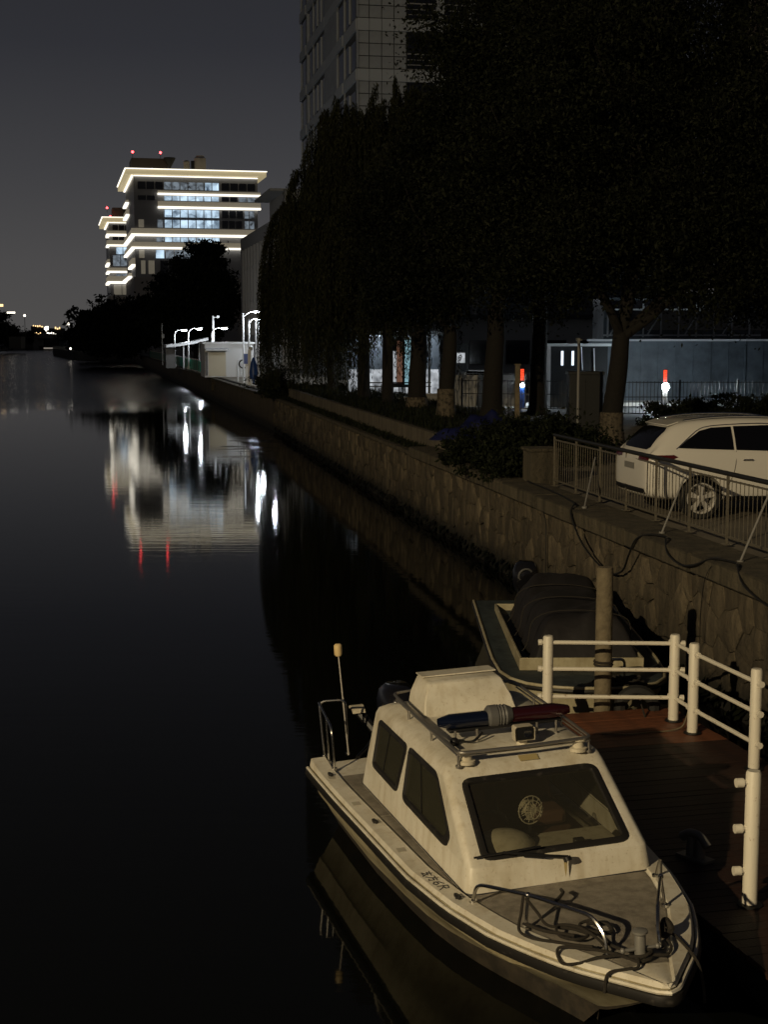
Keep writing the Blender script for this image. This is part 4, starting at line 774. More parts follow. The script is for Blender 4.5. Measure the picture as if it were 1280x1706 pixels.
for u in (1.9, 3.0, 4.1): MB().tube(spline([(u, -.92, .60), (u, -.80, .80), (u + .02, -.76, 1.14), (u, -.3, 1.27), (u, .3, 1.27), (u - .02, .62, 1.14), (u, .70, .80), (u, .84, .60)], 5), .008, 5).build('lashing', M['rope'], b2)
ob2 = MB().loft([[(5.55 + x * k, .34 + y * k, z) for x, y in ((-.20, -.16), (-.08, -.22), (.2, -.2), (.3, -.1), (.3, .1), (.2, .2), (-.08, .22), (-.20, .16))] for z, k in ((.95, .85), (1.05, 1), (1.28, 1.02), (1.40, .8), (1.44, .5))]).build('outboard_motor', M['blackgloss'], b2, smooth=60)
MB().box((5.6, .34, .7), (.25, .25, .6)).build('leg_housing', M['black'], ob2); MB().tube([(5.4, .28, 1.15), (5.1, .0, 1.27), (4.95, -.16, 1.27)], .035, 8, .05).build('tiller', M['black'], ob2)
MB().torus((5.36, .36, 1.22), .12, .018, (1, .2, .3), 14).build('carry_handle', M['greyplastic'], ob2)
MB().tube(bend([(.62, -.20, .60), (.62, -.20, .84), (.66, -.50, .84), (.66, -.50, .60)], .07), .02, 8).build('bow_bitt', M['steel'], b2)
MB().tube([(1.0, .4, .62), (.98, -.85, .62)], .02, 8).build('cross_bar', M['dullsteel'], b2)
r2 = thing('coiled_rope', 'loose dark rope and hose heap on the bow of the covered boat', 'rope', (3.1, 18.85, .58))
for k in range(7):
    pts = [(random.uniform(-.30, .42), random.uniform(-.2, .3), random.uniform(.015, .10)) for _ in range(7)]; MB().tube(spline(pts, 6), random.choice([.012, .018, .022]), 6).build('strand', M['rope'], r2)
fr_ = thing('rubber_fender', 'black rubber tyre fender hanging at the far end of the dock beside the pile', 'fender', (3.3, 18.33, .42), 0)
MB().torus((0, 0, 0), .22, .085, (.12, 1, 0), 22, 8).build('tyre', M['tyre'], fr_); MB().tube([(0, -.05, .2), (.02, -.3, .05), (.03, -.42, -.02)], .012, 6).build('lanyard', M['rope'], fr_)

# ------------------------------------------------------------------ quay railing, bracing, cables
fa, fb_ = Vector((3.60, 30.35, 2.09)), Vector((6.03, 17.0, 2.09)); fd = (fb_ - fa); FLn = fd.length; fd.normalize(); frz = math.atan2(fd.y, fd.x)
qf = thing('quay_railing', 'galvanised steel railing of thin upright bars along the top of the quay wall', 'railing', tuple(fa), frz)
MB().tube([(0, 0, 1.08), (FLn, 0, 1.08)], .038, 8).build('top_rail', M['rail_dark'], qf); MB().box((FLn / 2, 0, .13), (FLn, .03, .03)).build('bottom_rail', M['fence'], qf); MB().box((FLn / 2, 0, .98), (FLn, .025, .025)).build('upper_rail', M['fence'], qf)
bar = MB().cyl((0, 0, .13), (0, 0, 1.0), .0068, n=6).mesh('bar'); bar.materials.append(M['fence'])
pst = MB().box((0, 0, .52), (.036, .036, 1.06)).box((0, 0, .006), (.14, .12, .012)).mesh('post', 0); pst.materials.append(M['fence'])
nb = int(FLn / .148)
for i in range(nb + 1):
    if i % 10 == 0: o = link('post', pst, qf)
    else: o = link('bar', bar, qf)
    o.location = (i * .148, 0, 0)
qi = (Matrix.Translation(fa) @ Matrix.Rotation(frz, 4, 'Z')).inverted()
for top, foot in (((4.06, 27.6, 2.92), (3.70, 26.4, 2.10)), ((4.86, 23.2, 2.96), (4.46, 22.9, 2.10)), ((5.42, 20.1, 3.06), (4.98, 19.9, 2.10))):
    a, b = qi @ Vector(top), qi @ Vector(foot); MB().tube([a, b], .017, 8).cyl(b + Vector((0, 0, -.02)), b + Vector((0, 0, .015)), .05, n=10).build('brace', M['pale'], qf)
hz = thing('black_hose', 'black hose looped along the quay coping and hanging down the stone wall', 'hose', (0, 0, 0))
def hw(y, z, o=.27): return (WX(y) - o, y, z)
def hc(y, o): return (WX(y) + o, y, 2.125)
MB().tube(spline([hc(31, .3), hc(28.6, .2), hc(26.9, .02), hc(26.35, -.17), hw(26.1, 1.98), hw(25.5, 1.58), hw(24.8, 1.30, .2), hw(24.2, 1.22, .16), hw(23.6, 1.38, .18), hw(23.1, 1.72, .26), hw(22.75, 2.02, .27), hc(22.5, -.14), hc(22.2, .0), hc(21.8, -.16), hw(21.4, 1.98), hw(20.9, 1.90), hw(20.4, 1.97), hc(20.0, -.17), hc(19.6, -.02), hc(19.2, -.16), hw(18.7, 1.95), hw(17.8, 1.82), hw(16.8, 2.0)], 8), .017, 8).build('hose', M['hose'], hz)
MB().tube(spline([hw(28.2, 2.0, .23), hw(28.22, 1.6, .12), hw(28.2, 1.0, .11), hw(28.25, .35, .11)], 4), .010, 6).build('drop_cable', M['hose'], hz)
MB().tube(spline([hc(19.9, -.17), hw(20.0, 1.85), hw(20.3, 1.3, .2), hw(20.5, .8, .12)], 5), .006, 6).build('drop_wire', M['hose'], hz)

# ------------------------------------------------------------------ white car
CR_ = R(10.5); car = thing('white_car', 'white estate car parked behind the quay railing with its tail to the river', 'car', (5.36, 25.95, 2.05), CR_)
CX = [-.97, -.93, -.86, -.74, -.60, -.42, -.22, 0, .5, 1.1, 1.7, 2.15, 2.5, 2.85, 3.2, 3.5, 3.68, 3.74]
def cp(x, *v): return ip(x, CX, v)
ZB = [.48, .40, .36, .34, .33, .32, .31, .30, .28, .28, .28, .28, .28, .28, .30, .34, .42, .52]
ZS = [.72] * 18
ZBELT = [1.00, 1.08, 1.13, 1.17, 1.19, 1.20, 1.20, 1.19, 1.17, 1.15, 1.13, 1.12, 1.11, 1.09, 1.04, .97, .86, .78]
ZR = [1.02, 1.12, 1.20, 1.36, 1.50, 1.63, 1.70, 1.73, 1.76, 1.765, 1.74, 1.63, 1.44, 1.22, 1.09, 1.01, .89, .80]
WW = [.72, .82, .88, .925, .945, .955, .965, .97, .97, .97, .97, .965, .96, .955, .94, .89, .80, .68]
WR = [.64, .70, .70, .69, .67, .655, .655, .66, .665, .665, .655, .65, .66, .70, .74, .74, .68, .58]
rows = []
for i, x in enumerate(CX):
    zb, zs, zl, zr_, w, wr = ZB[i], ZS[i], ZBELT[i], ZR[i], WW[i], WR[i]
    half = [(0, zb), (w * .55, zb), (w * .90, zb + .015), (w * .975, zb + .10), (w, (zs + zb) / 2 + .05), (w * 1.0, zs + .12), (w * .985, zl - .07), (w * .955, zl), (w * .935, zl + .02 * (zr_ > zl + .1)), ((w * .935 + wr) / 2 + .022, (zl + zr_) / 2), (wr + .012, zr_ - .075), (wr * .9, zr_ - .018), (wr * .45, zr_), (0, zr_ + .004)]
    rows.append([(x, -y, z) for y, z in half] + [(x, y, z) for y, z in reversed(half[1:-1])])
me = MB().loft(rows).mesh('body', 0); cb = link('body', me, car); me.materials.append(M['carpaint'])
s_ = cb.modifiers.new('sub', 'SUBSURF'); s_.levels = s_.render_levels = 2
cut = MB()
for ax in (0, 2.87):
    for sd_ in (-1, 1): cut.loft([[(ax + .42 * math.cos(a), y, .37 + .42 * math.sin(a)) for a in np.linspace(0, 2 * math.pi, 41)[:-1]] for y in (sd_ * .58, sd_ * 1.3)])
cuto = link('arch_cutter', cut.mesh('arch_cutter', 0), car)
bm_ = cb.modifiers.new('cut', 'BOOLEAN'); bm_.object = cuto; bm_.operation = 'DIFFERENCE'; bm_.solver = 'EXACT'
dg = bpy.context.evaluated_depsgraph_get(); nm_ = bpy.data.meshes.new_from_object(cb.evaluated_get(dg)); cb.modifiers.clear()
ev2 = None
_t = link('tmp', me); _t.modifiers.new('s', 'SUBSURF').levels = 2; _t.modifiers[0].render_levels = 2; dg.update(); dg = bpy.context.evaluated_depsgraph_get(); _e = bpy.data.meshes.new_from_object(_t.evaluated_get(dg))
bvh = BVHTree.FromPolygons([v.co.copy() for v in _e.vertices], [tuple(p.vertices) for p in _e.polygons]); bpy.data.objects.remove(_t); bpy.data.objects.remove(cuto)
cb.data = nm_; nm_.name = 'body'
nm_.polygons.foreach_set('use_smooth', [True] * len(nm_.polygons)); nm_.set_sharp_from_angle(angle=R(42))
def patch(poly, axis, off, name, mm, parent, sub=6, ringz=(1, .82, .6, .35, .12)):
    """a panel cut to poly and laid on the body, seen along axis ('side' = from -y, 'rear' = from -x)"""
    P = []
    for i in range(len(poly)):
        a, b = Vector(poly[i]), Vector(poly[(i + 1) % len(poly)])
        for k in range(sub): P.append(a + (b - a) * k / sub)
    cx = sum(q.x for q in P) / len(P); cy = sum(q.y for q in P) / len(P); mb = MB(); rg = []
    for s_ in ringz:
        r_ = []
        for q in P:
            a, b = cx + (q.x - cx) * s_, cy + (q.y - cy) * s_
            if axis == 'rear': o, d = Vector((-3, a, b)), Vector((1, 0, 0))
            else: o, d = Vector((a, -3 * axis, b)), Vector((0, axis, 0))
            h = bvh.ray_cast(o, d); p_ = h[0] if h[0] else o + d * 2.1; nn = h[1] if h[1] else -d
            if nn.dot(d) > 0: nn = -nn
            r_.append(p_ + nn * off)
        rg.append(r_)
    mb.loft(rg, True, False, True); return mb.build(name, mm, parent, smooth=60)
sidew = [(-.40, 1.245), (.0, 1.225), (.62, 1.20), (.62, 1.60), (.25, 1.585), (.02, 1.53), (-.22, 1.38)]
for sd_ in (1, -1):
    patch(sidew, sd_, .006, 'side_window', M['carglass'], car); patch([(.66, 1.20), (1.45, 1.17), (1.45, 1.62), (.66, 1.605)], sd_, .006, 'side_window', M['carglass'], car)
    patch([(1.5, 1.17), (2.35, 1.15), (2.12, 1.40), (1.85, 1.58), (1.5, 1.62)], sd_, .006, 'side_window', M['carglass'], car)
    tr = [(-.45, 1.225), (-.22, 1.40), (.02, 1.56), (.25, 1.615), (.66, 1.64), (1.2, 1.65), (1.85, 1.61)]
    q_ = []
    for (x, z) in tr:
        h = bvh.ray_cast(Vector((x, -3 * sd_, z)), Vector((0, sd_, 0))); q_.append(h[0] + Vector((0, -.008 * sd_, 0)))
    MB().tube(spline(q_, 4), .011, 6).build('window_trim', M['chrome'], car)
    dl = MB()
    for ln in ([(.66, 1.19), (.64, 1.0), (.60, .8), (.52, .62)], [(1.47, 1.16), (1.48, .9), (1.46, .4)], [(.55, .36), (1.2, .34), (1.9, .34)]):
        q_ = [bvh.ray_cast(Vector((x, -3 * sd_, z)), Vector((0, sd_, 0)))[0] + Vector((0, -.001 * sd_, 0)) for x, z in ln]; dl.tube(spline(q_, 5), .006, 4)
    dl.build('door_gap', M['black'], car)
    for x in (.86, 1.72):
        h = bvh.ray_cast(Vector((x, -3 * sd_, 1.03)), Vector((0, sd_, 0)))[0]; MB().box((x, h.y - .022 * sd_, 1.03), (.19, .03, .03)).build('door_handle', M['chrome'], car, bevel=.01)
    q_ = [bvh.ray_cast(Vector((x, .56 * sd_, 3)), Vector((0, 0, -1)))[0] + Vector((0, 0, .035)) for x in (-.2, .3, .9, 1.5, 1.95)]; MB().tube(spline(q_, 4), .018, 6).build('roof_rail', M['chrome'], car)
    patch([(-.80, 1.02), (-.50, 1.06), (-.42, 1.09), (-.50, 1.13), (-.80, 1.125)], sd_, .006, 'tail_lamp', M['taillamp'], car)
    patch([(.45, .40), (2.3, .38), (2.3, .30), (.45, .31)], sd_, .008, 'sill_trim', M['black'], car)
patch([(-.40, .86), (-.16, .85), (-.15, 1.03), (-.36, 1.05)], 1, .002, 'fuel_flap', M['carpaint'], car)
patch([(-.52, 1.20), (.52, 1.20), (.60, 1.24), (.56, 1.52), (.48, 1.58), (-.48, 1.58), (-.56, 1.52), (-.60, 1.24)], 'rear', .006, 'rear_window', M['carglass'], car)
for s2 in (-1, 1): patch([(s2 * .42, 1.03), (s2 * .80, 1.03), (s2 * .82, 1.10), (s2 * .60, 1.12), (s2 * .42, 1.10)], 'rear', .008, 'tail_lamp', M['taillamp'], car)
patch([(-.24, .84), (.24, .84), (.24, .95), (-.24, .95)], 'rear', .008, 'number_plate', M['pale'], car); patch([(-.74, .44), (.74, .44), (.70, .53), (-.70, .53)], 'rear', .008, 'bumper_trim', M['black'], car)
MB().box((-.38, 0, 1.648), (.22, 1.10, .022), ry=-.30).build('spoiler', M['carpaint'], car, bevel=.012)
def wheel(ax, sd_):
    y = sd_ * .88; t = MB().lathe([(.24, -.11), (.345, -.12), (.372, -.09), (.372, .09), (.345, .12), (.26, .115)], (ax, y, .372), 36, (0, sd_, 0), False).build('wheel', M['tyre'], car)
    rim = MB().lathe([(.255, .09), (.272, .10), (.272, .117), (.255, .118), (.24, .10), (.235, .02), (.235, -.05)], (ax, y, .372), 36, (0, sd_, 0), False)
    for k in range(5):
        a = 2 * math.pi * k / 5 + .3
        for da in (-.13, .13):
            c0 = Vector((ax + .05 * math.cos(a), y + sd_ * .095, .372 + .05 * math.sin(a))); c1 = Vector((ax + .245 * math.cos(a + da), y + sd_ * .085, .372 + .245 * math.sin(a + da)))
            d = (c1 - c0).normalized(); sdv = d.cross(Vector((0, 1, 0))) * .023
            rim.add([c0 + sdv, c0 - sdv, c1 - sdv, c1 + sdv] + [q - Vector((0, sd_ * .03, 0)) for q in (c0 + sdv, c0 - sdv, c1 - sdv, c1 + sdv)], [(0, 1, 2, 3), (4, 7, 6, 5), (0, 4, 5, 1), (1, 5, 6, 2), (2, 6, 7, 3), (3, 7, 4, 0)])
    rim.lathe([(.065, .08), (.065, .105), (.045, .112)], (ax, y, .372), 18, (0, sd_, 0)); rim.build('rim', M['alloy'], t, smooth=30)
    MB().lathe([(.15, .02), (.15, .03), (.03, .03)], (ax, y, .372), 20, (0, sd_, 0)).build('brake_disc', M['dullsteel'], t)
for ax in (0, 2.87):
    for sd_ in (-1, 1): wheel(ax, sd_)

# ------------------------------------------------------------------ trees
def quads(name, C, A, B, mm, parent=None):
    """many leaf faces: centres C, half axes A and B (N x 3)"""
    n = len(C); v = np.empty((n, 4, 3), np.float32); v[:, 0] = C - A; v[:, 1] = C + B; v[:, 2] = C + A; v[:, 3] = C - B
    me = bpy.data.meshes.new(name); me.vertices.add(4 * n); me.vertices.foreach_set('co', v.ravel())
    me.loops.add(4 * n); me.loops.foreach_set('vertex_index', np.arange(4 * n, dtype=np.int32)); me.polygons.add(n); me.polygons.foreach_set('loop_start', np.arange(0, 4 * n, 4, dtype=np.int32))
    me.update(calc_edges=True); me.materials.append(mm); return link(name, me, parent)
def unit(n):
    v = rng.normal(size=(n, 3)); return v / np.linalg.norm(v, axis=1, keepdims=True)
def leaves(C, size, up=.35):
    n = len(C); a = unit(n); b = unit(n); a[:, 2] -= .25; b = np.cross(a, b); b /= np.linalg.norm(b, axis=1, keepdims=True) + 1e-6
    s = size * rng.uniform(.65, 1.35, (n, 1)); return a * s, b * s * .48
def crown_points(lobes, per, spread):
    """twig clumps gathered into boughs, the boughs spread over the outside of each lobe"""
    out = []
    for (c, r_, k) in lobes:
        m = max(6, k // 22); d = unit(m); rad = rng.uniform(.62, 1.05, (m, 1)); bough = np.array(c) + d * rad * np.array(r_)
        pick = rng.integers(0, m, k); br = .17 * float(np.mean(r_)) + .10; o_ = rng.normal(size=(k, 3)) * br * rng.uniform(.5, 1.2, m)[pick][:, None]; o_[:, 2] *= .62
        cl = bough[pick] + o_; ninner = k // 4; cl[:ninner] = np.array(c) + unit(ninner) * rng.uniform(.1, .75, (ninner, 1)) * np.array(r_)
        p_ = cl[:, None, :] + rng.normal(size=(k, per, 3)) * spread * np.array([1, 1, .6]) * rng.uniform(.45, 1.3, (k, 1, 1)); out.append(p_.reshape(-1, 3))
    return np.concatenate(out)
def limb(mb, p, q, r0, r1, wob=.15, n=6):
    p, q = Vector(p), Vector(q); L_ = (q - p).length; mb.tube(spline([p + (q - p) * t + Vector((random.uniform(-1, 1), random.uniform(-1, 1), 0)) * wob * L_ * .12 * (0 < t < 1) for t in np.linspace(0, 1, 5)], 3), r0, 10, r1)
def broadleaf(name, label, base, trunk_r, fork, lobes, per, spread, leaf, mm, group, lean=(0, 0), lime=0, cat='tree'):
    t = thing(name, label, cat, base, 0, group); tm = MB(); f = Vector((lean[0], lean[1], fork))
    tm.tube(spline([(0, 0, -.1), (lean[0] * .15, lean[1] * .15, fork * .3), (lean[0] * .55 + .05, lean[1] * .5, fork * .7), f], 4), trunk_r * 1.12, 12, trunk_r * .8); tm.lathe([(trunk_r * 1.7, -.05), (trunk_r * 1.3, .15), (trunk_r * 1.05, .5)], (0, 0, 0), 12)
    tk = tm.build('trunk', M['bark'], t)
    if lime: MB().lathe([(trunk_r * 1.38, .06), (trunk_r * 1.16, .5), (trunk_r * 1.15, lime)], (lean[0] * .06, 0, 0), 14).build('limewash_band', M['lime'], tk)
    for (c, r_, k) in lobes:
        lm = MB(); limb(lm, f - Vector((0, 0, .15)), Vector(c) - Vector((0, 0, r_[2] * .2)), trunk_r * .5, trunk_r * .12); 
        for _ in range(3): limb(lm, Vector(c) - Vector((0, 0, r_[2] * .45)), Vector(c) + Vector((random.uniform(-1, 1) * r_[0], random.uniform(-1, 1) * r_[1], random.uniform(-.2, .8) * r_[2])) * .8, trunk_r * .18, .02)
        lm.build('limb', M['bark'], t)
    P = crown_points(lobes, per, spread); A, B = leaves(P, leaf); quads('crown', P, A, B, mm, t); return t
G = 'trees lining the quay'
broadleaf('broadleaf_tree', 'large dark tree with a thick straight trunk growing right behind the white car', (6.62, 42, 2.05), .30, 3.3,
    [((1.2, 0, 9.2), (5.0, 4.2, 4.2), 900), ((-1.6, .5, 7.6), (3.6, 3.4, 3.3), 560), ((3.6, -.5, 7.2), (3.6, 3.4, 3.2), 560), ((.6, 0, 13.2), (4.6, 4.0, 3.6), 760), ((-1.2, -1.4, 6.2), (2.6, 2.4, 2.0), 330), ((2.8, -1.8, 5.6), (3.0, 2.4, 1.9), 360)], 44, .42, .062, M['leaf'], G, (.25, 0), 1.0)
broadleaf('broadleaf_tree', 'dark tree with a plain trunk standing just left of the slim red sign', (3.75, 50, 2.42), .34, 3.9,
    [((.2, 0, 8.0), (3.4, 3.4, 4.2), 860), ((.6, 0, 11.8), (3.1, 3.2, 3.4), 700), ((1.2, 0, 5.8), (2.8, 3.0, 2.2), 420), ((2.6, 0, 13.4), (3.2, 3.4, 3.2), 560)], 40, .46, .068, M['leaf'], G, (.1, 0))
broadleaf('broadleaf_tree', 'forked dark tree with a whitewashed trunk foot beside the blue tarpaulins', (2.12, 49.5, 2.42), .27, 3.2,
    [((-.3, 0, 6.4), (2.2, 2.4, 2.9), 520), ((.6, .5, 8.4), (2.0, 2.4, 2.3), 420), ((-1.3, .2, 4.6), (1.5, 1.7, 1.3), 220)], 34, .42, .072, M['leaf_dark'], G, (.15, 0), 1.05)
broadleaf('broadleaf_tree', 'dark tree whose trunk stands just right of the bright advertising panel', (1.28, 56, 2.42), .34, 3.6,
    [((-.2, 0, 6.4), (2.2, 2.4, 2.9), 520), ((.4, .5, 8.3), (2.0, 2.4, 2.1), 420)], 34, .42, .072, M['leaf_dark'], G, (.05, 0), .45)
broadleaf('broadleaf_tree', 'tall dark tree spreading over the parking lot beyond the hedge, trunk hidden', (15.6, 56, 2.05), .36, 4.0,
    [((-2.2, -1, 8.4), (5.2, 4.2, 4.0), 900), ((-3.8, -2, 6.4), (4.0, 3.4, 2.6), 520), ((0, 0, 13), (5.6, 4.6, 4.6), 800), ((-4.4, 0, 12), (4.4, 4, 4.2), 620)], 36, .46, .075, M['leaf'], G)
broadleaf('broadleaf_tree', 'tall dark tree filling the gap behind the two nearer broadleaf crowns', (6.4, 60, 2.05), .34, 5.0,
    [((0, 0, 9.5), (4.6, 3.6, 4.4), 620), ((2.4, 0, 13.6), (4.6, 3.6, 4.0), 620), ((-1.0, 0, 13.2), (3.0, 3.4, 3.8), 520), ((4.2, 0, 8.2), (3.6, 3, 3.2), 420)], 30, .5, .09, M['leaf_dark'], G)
def willow(label, base, h, lobes, nst, mm, tr=.28, lean=(0, 0)):
    t = thing('willow_tree', label, 'willow', base, 0, 'weeping willows on the quay'); tm = MB(); fork = h * .42
    tm.tube(spline([(0, 0, -.1), (lean[0] * .4, lean[1] * .4, fork * .5), (lean[0], lean[1], fork)], 5), tr * 1.1, 10, tr * .75); tm.build('trunk', M['bark'], t)
    CC = []; AA = []; BB = []; TW = MB()
    for (c, r_, k) in lobes:
        lm = MB(); limb(lm, (lean[0], lean[1], fork - .1), (c[0], c[1], c[2] + r_[2] * .5), tr * .5, .05); lm.build('limb', M['bark'], t)
        bun = []
        for s_ in range(k):
            if s_ % 14 == 0:                                            # strands hang in bunches off one branch
                th0 = random.uniform(0, 2 * math.pi); rr0 = math.sqrt(random.random()) ** .7; dz0 = random.uniform(-.9, .5); l0 = random.uniform(.45, 1.05)
            th = th0 + random.gauss(0, .10); rr = min(1.12, max(.02, rr0 + random.gauss(0, .07))); e_ = Vector((c[0] + r_[0] * rr * math.cos(th), c[1] + r_[1] * rr * math.sin(th), c[2] + r_[2] * math.sqrt(max(0, 1 - min(1, rr * rr))) + dz0 + random.uniform(-.25, .2)))
            ln = l0 * random.uniform(.75, 1.08) * r_[3]; ln = min(ln, e_.z - .35); npt = max(8, int(ln / .085)); s2 = np.linspace(0, 1, npt)
            ou = Vector((e_.x - c[0], e_.y - c[1], 0)); ou = ou.normalized() if ou.length > .01 else Vector((1, 0, 0)); k2 = .5 * min(1, ln / 3) * rr + .12
            px = e_.x + ou.x * k2 * (1 - np.exp(-3 * s2)) + .10 * np.sin(s2 * 5 + th * 3) * s2; py = e_.y + ou.y * k2 * (1 - np.exp(-3 * s2)) + .10 * np.cos(s2 * 4 + th) * s2
            pz = e_.z + .35 * np.sin(np.minimum(s2 * 9, math.pi)) * (rr > .3) - ln * s2 ** 1.15
            P = np.stack([px, py, pz], 1)
            if s_ % 7 == 0: TW.tube(P[::6], .008, 3)
            P = P + rng.normal(size=P.shape) * .035; n_ = len(P)
            a = rng.normal(size=(n_, 3)) * .42; a[:, 2] = -1; a /= np.linalg.norm(a, axis=1, keepdims=True); b = np.cross(a, unit(n_)); b /= np.linalg.norm(b, axis=1, keepdims=True) + 1e-6
            sc = rng.uniform(.07, .13, (n_, 1)); CC.append(P); AA.append(a * sc); BB.append(b * .020)
    TW.build('hanging_twigs', M['bark'], t); quads('crown', np.concatenate(CC), np.concatenate(AA), np.concatenate(BB), mm, t); return t
willow('low round weeping willow overhanging the river wall, leftmost of the quay trees', (-2.6, 74, 2.3), 10, [((-1.5, -.4, 7.9), (1.8, 2.2, 1.9, 8.4), 800), ((1.2, 0, 8.6), (2.2, 2.4, 2.0, 8.4), 760), ((-2.2, .6, 5.6), (1.1, 1.6, 1.2, 5.6), 340)], 0, M['willow'], .26, (-.4, 0))
willow('tall weeping willow whose drooping top stands against the concrete tower', (-.9, 64, 2.4), 12.5, [((-.5, 0, 10.5), (1.9, 2.3, 2.2, 10.0), 1000), ((1.5, -.3, 11.4), (1.5, 2.2, 1.9, 9.5), 860), ((-1.7, 0, 8.4), (1.5, 1.8, 1.7, 8.4), 560)], 0, M['willow'], .28)
willow('weeping willow between the tall willow and the broadleaf trees, its trunk by the bright panel', (.15, 60, 2.4), 12.5, [((1.0, 0, 9.3), (1.8, 2.2, 1.7, 7.4), 760), ((-.6, -.4, 7.2), (1.7, 1.8, 1.5, 6.4), 620)], 0, M['willow'], .24)
def far_tree(name, label, base, lobes, leaf, per, spread, group='trees along the far bank', mm='leaf_dark'): return broadleaf(name, label, base, .35, 3.0, lobes, per, spread, leaf, M[mm], group)
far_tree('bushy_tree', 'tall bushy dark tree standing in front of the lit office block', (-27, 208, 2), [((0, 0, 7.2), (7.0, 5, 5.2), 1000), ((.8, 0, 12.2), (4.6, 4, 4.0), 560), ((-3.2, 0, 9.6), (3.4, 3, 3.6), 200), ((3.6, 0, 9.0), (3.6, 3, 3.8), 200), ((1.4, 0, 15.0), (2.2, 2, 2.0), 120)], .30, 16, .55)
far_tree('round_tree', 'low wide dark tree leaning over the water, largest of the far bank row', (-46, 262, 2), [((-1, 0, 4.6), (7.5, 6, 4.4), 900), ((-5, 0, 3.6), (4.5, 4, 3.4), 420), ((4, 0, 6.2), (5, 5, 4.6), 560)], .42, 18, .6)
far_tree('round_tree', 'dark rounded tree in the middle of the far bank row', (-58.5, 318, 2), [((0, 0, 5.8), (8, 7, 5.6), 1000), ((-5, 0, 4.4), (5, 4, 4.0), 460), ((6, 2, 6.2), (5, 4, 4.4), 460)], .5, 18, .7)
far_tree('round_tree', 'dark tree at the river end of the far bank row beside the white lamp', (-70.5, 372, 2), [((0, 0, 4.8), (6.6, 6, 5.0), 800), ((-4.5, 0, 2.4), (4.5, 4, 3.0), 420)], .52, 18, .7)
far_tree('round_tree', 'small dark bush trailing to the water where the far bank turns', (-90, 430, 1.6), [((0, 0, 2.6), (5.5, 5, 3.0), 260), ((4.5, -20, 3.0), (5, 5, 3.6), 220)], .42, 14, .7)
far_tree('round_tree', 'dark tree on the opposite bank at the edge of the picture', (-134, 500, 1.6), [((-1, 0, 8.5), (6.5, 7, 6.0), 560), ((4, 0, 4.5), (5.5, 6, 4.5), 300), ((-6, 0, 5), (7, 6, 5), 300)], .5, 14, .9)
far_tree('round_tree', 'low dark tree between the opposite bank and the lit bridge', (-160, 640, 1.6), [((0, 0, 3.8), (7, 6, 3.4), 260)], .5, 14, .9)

def bush(name, label, base, lobes, leaf, per, spread, mm, group=None, cat='bush'):
    t = thing(name, label, cat, base, 0, group); st = MB()
    for (c, r_, k) in lobes:
        for _ in range(5): st.tube(spline([(c[0] * .5, c[1] * .5, -.05), (c[0] * .8 + random.uniform(-.2, .2), c[1] * .8 + random.uniform(-.2, .2), c[2] * .5), (c[0] + random.uniform(-.5, .5) * r_[0], c[1] + random.uniform(-.5, .5) * r_[1], c[2] + .4 * r_[2])], 3), .018, 5, .005)
    st.build('stem', M['bark'], t); P = crown_points(lobes, per, spread); P[:, 2] = np.maximum(P[:, 2], .02); A, B = leaves(P, leaf); quads('foliage', P, A, B, mm, t); return t
GB = 'bushes on top of the quay wall'
bush('wall_bush', 'leafy bush spilling over the wall beside the end pillar of the railing', (2.65, 33.0, 2.0), [((0, 0, .25), (.55, 1.2, .60), 130), ((-.1, .6, .05), (.42, 1.0, .45), 90), ((.55, -.6, .35), (.5, .8, .5), 90)], .055, 26, .12, M['shrub'], GB)
bush('wall_bush', 'leafy bush in front of the blue tarpaulins, growing on the ledge of the wall', (2.15, 36.4, 2.0), [((.1, 0, .25), (.6, 1.4, .55), 150), ((.9, .2, .5), (.8, 1.2, .5), 130)], .055, 26, .13, M['shrub'], GB)
bush('wall_bush', 'wide dark bush behind the railing end, below the slim pale pole', (4.2, 36.2, 2.05), [((0, 0, .5), (.9, 1.6, .75), 160), ((.9, .8, .45), (.8, 1.2, .6), 120)], .06, 24, .15, M['shrub'], GB)
for i, (y, o, lab) in enumerate(((80, .3, 'dark bush on the wall top just left of the leftmost willow'), (86, .6, 'small round bush beside the tall lamp posts'))):
    bush('wall_bush', lab, (WX(y) + o, y, 1.95), [((0, 0, .5), (.9, 1.8, .9), 150), ((-.35, 0, -.05), (.55, 1.6, .7), 90)], .075, 22, .18, M['shrub'], GB)
hb = bush('hedge', 'clipped dark hedge between the white car and the lit hoarding', (13.2, 52, 2.05), [((x, 0, .52), (.75, .7, .48), 80) for x in np.arange(-3.2, 7, .8)], .07, 22, .12, M['shrub'], None, 'hedge')
# weeds and grass on the planter and ledge
n = 9000; yy = rng.uniform(39.4, 84, n); xx = 8.39 - .18 * yy + .8 + rng.uniform(0, 1, n) ** 1.5 * 4.0; H_ = rng.uniform(.10, .34, n)
keep = xx < 4.8 - np.maximum(0, yy - 46) * .135; yy, xx, H_ = yy[keep], xx[keep], H_[keep]; n = len(yy)
C = np.stack([xx, yy, 2.43 + H_ * .5], 1); a = np.stack([rng.normal(size=n) * .3, rng.normal(size=n) * .3, np.ones(n)], 1) * (H_ * .5)[:, None]; b = np.stack([rng.normal(size=n), rng.normal(size=n), np.zeros(n)], 1); b = b / np.linalg.norm(b, axis=1, keepdims=True) * .018
tag(quads('planter_grass', C, a, b, M['shrub']), kind='stuff')
n = 3500; yy = rng.uniform(39, 82, n); xx = 8.39 - .18 * yy + rng.uniform(.05, .5, n); H_ = rng.uniform(.05, .25, n)
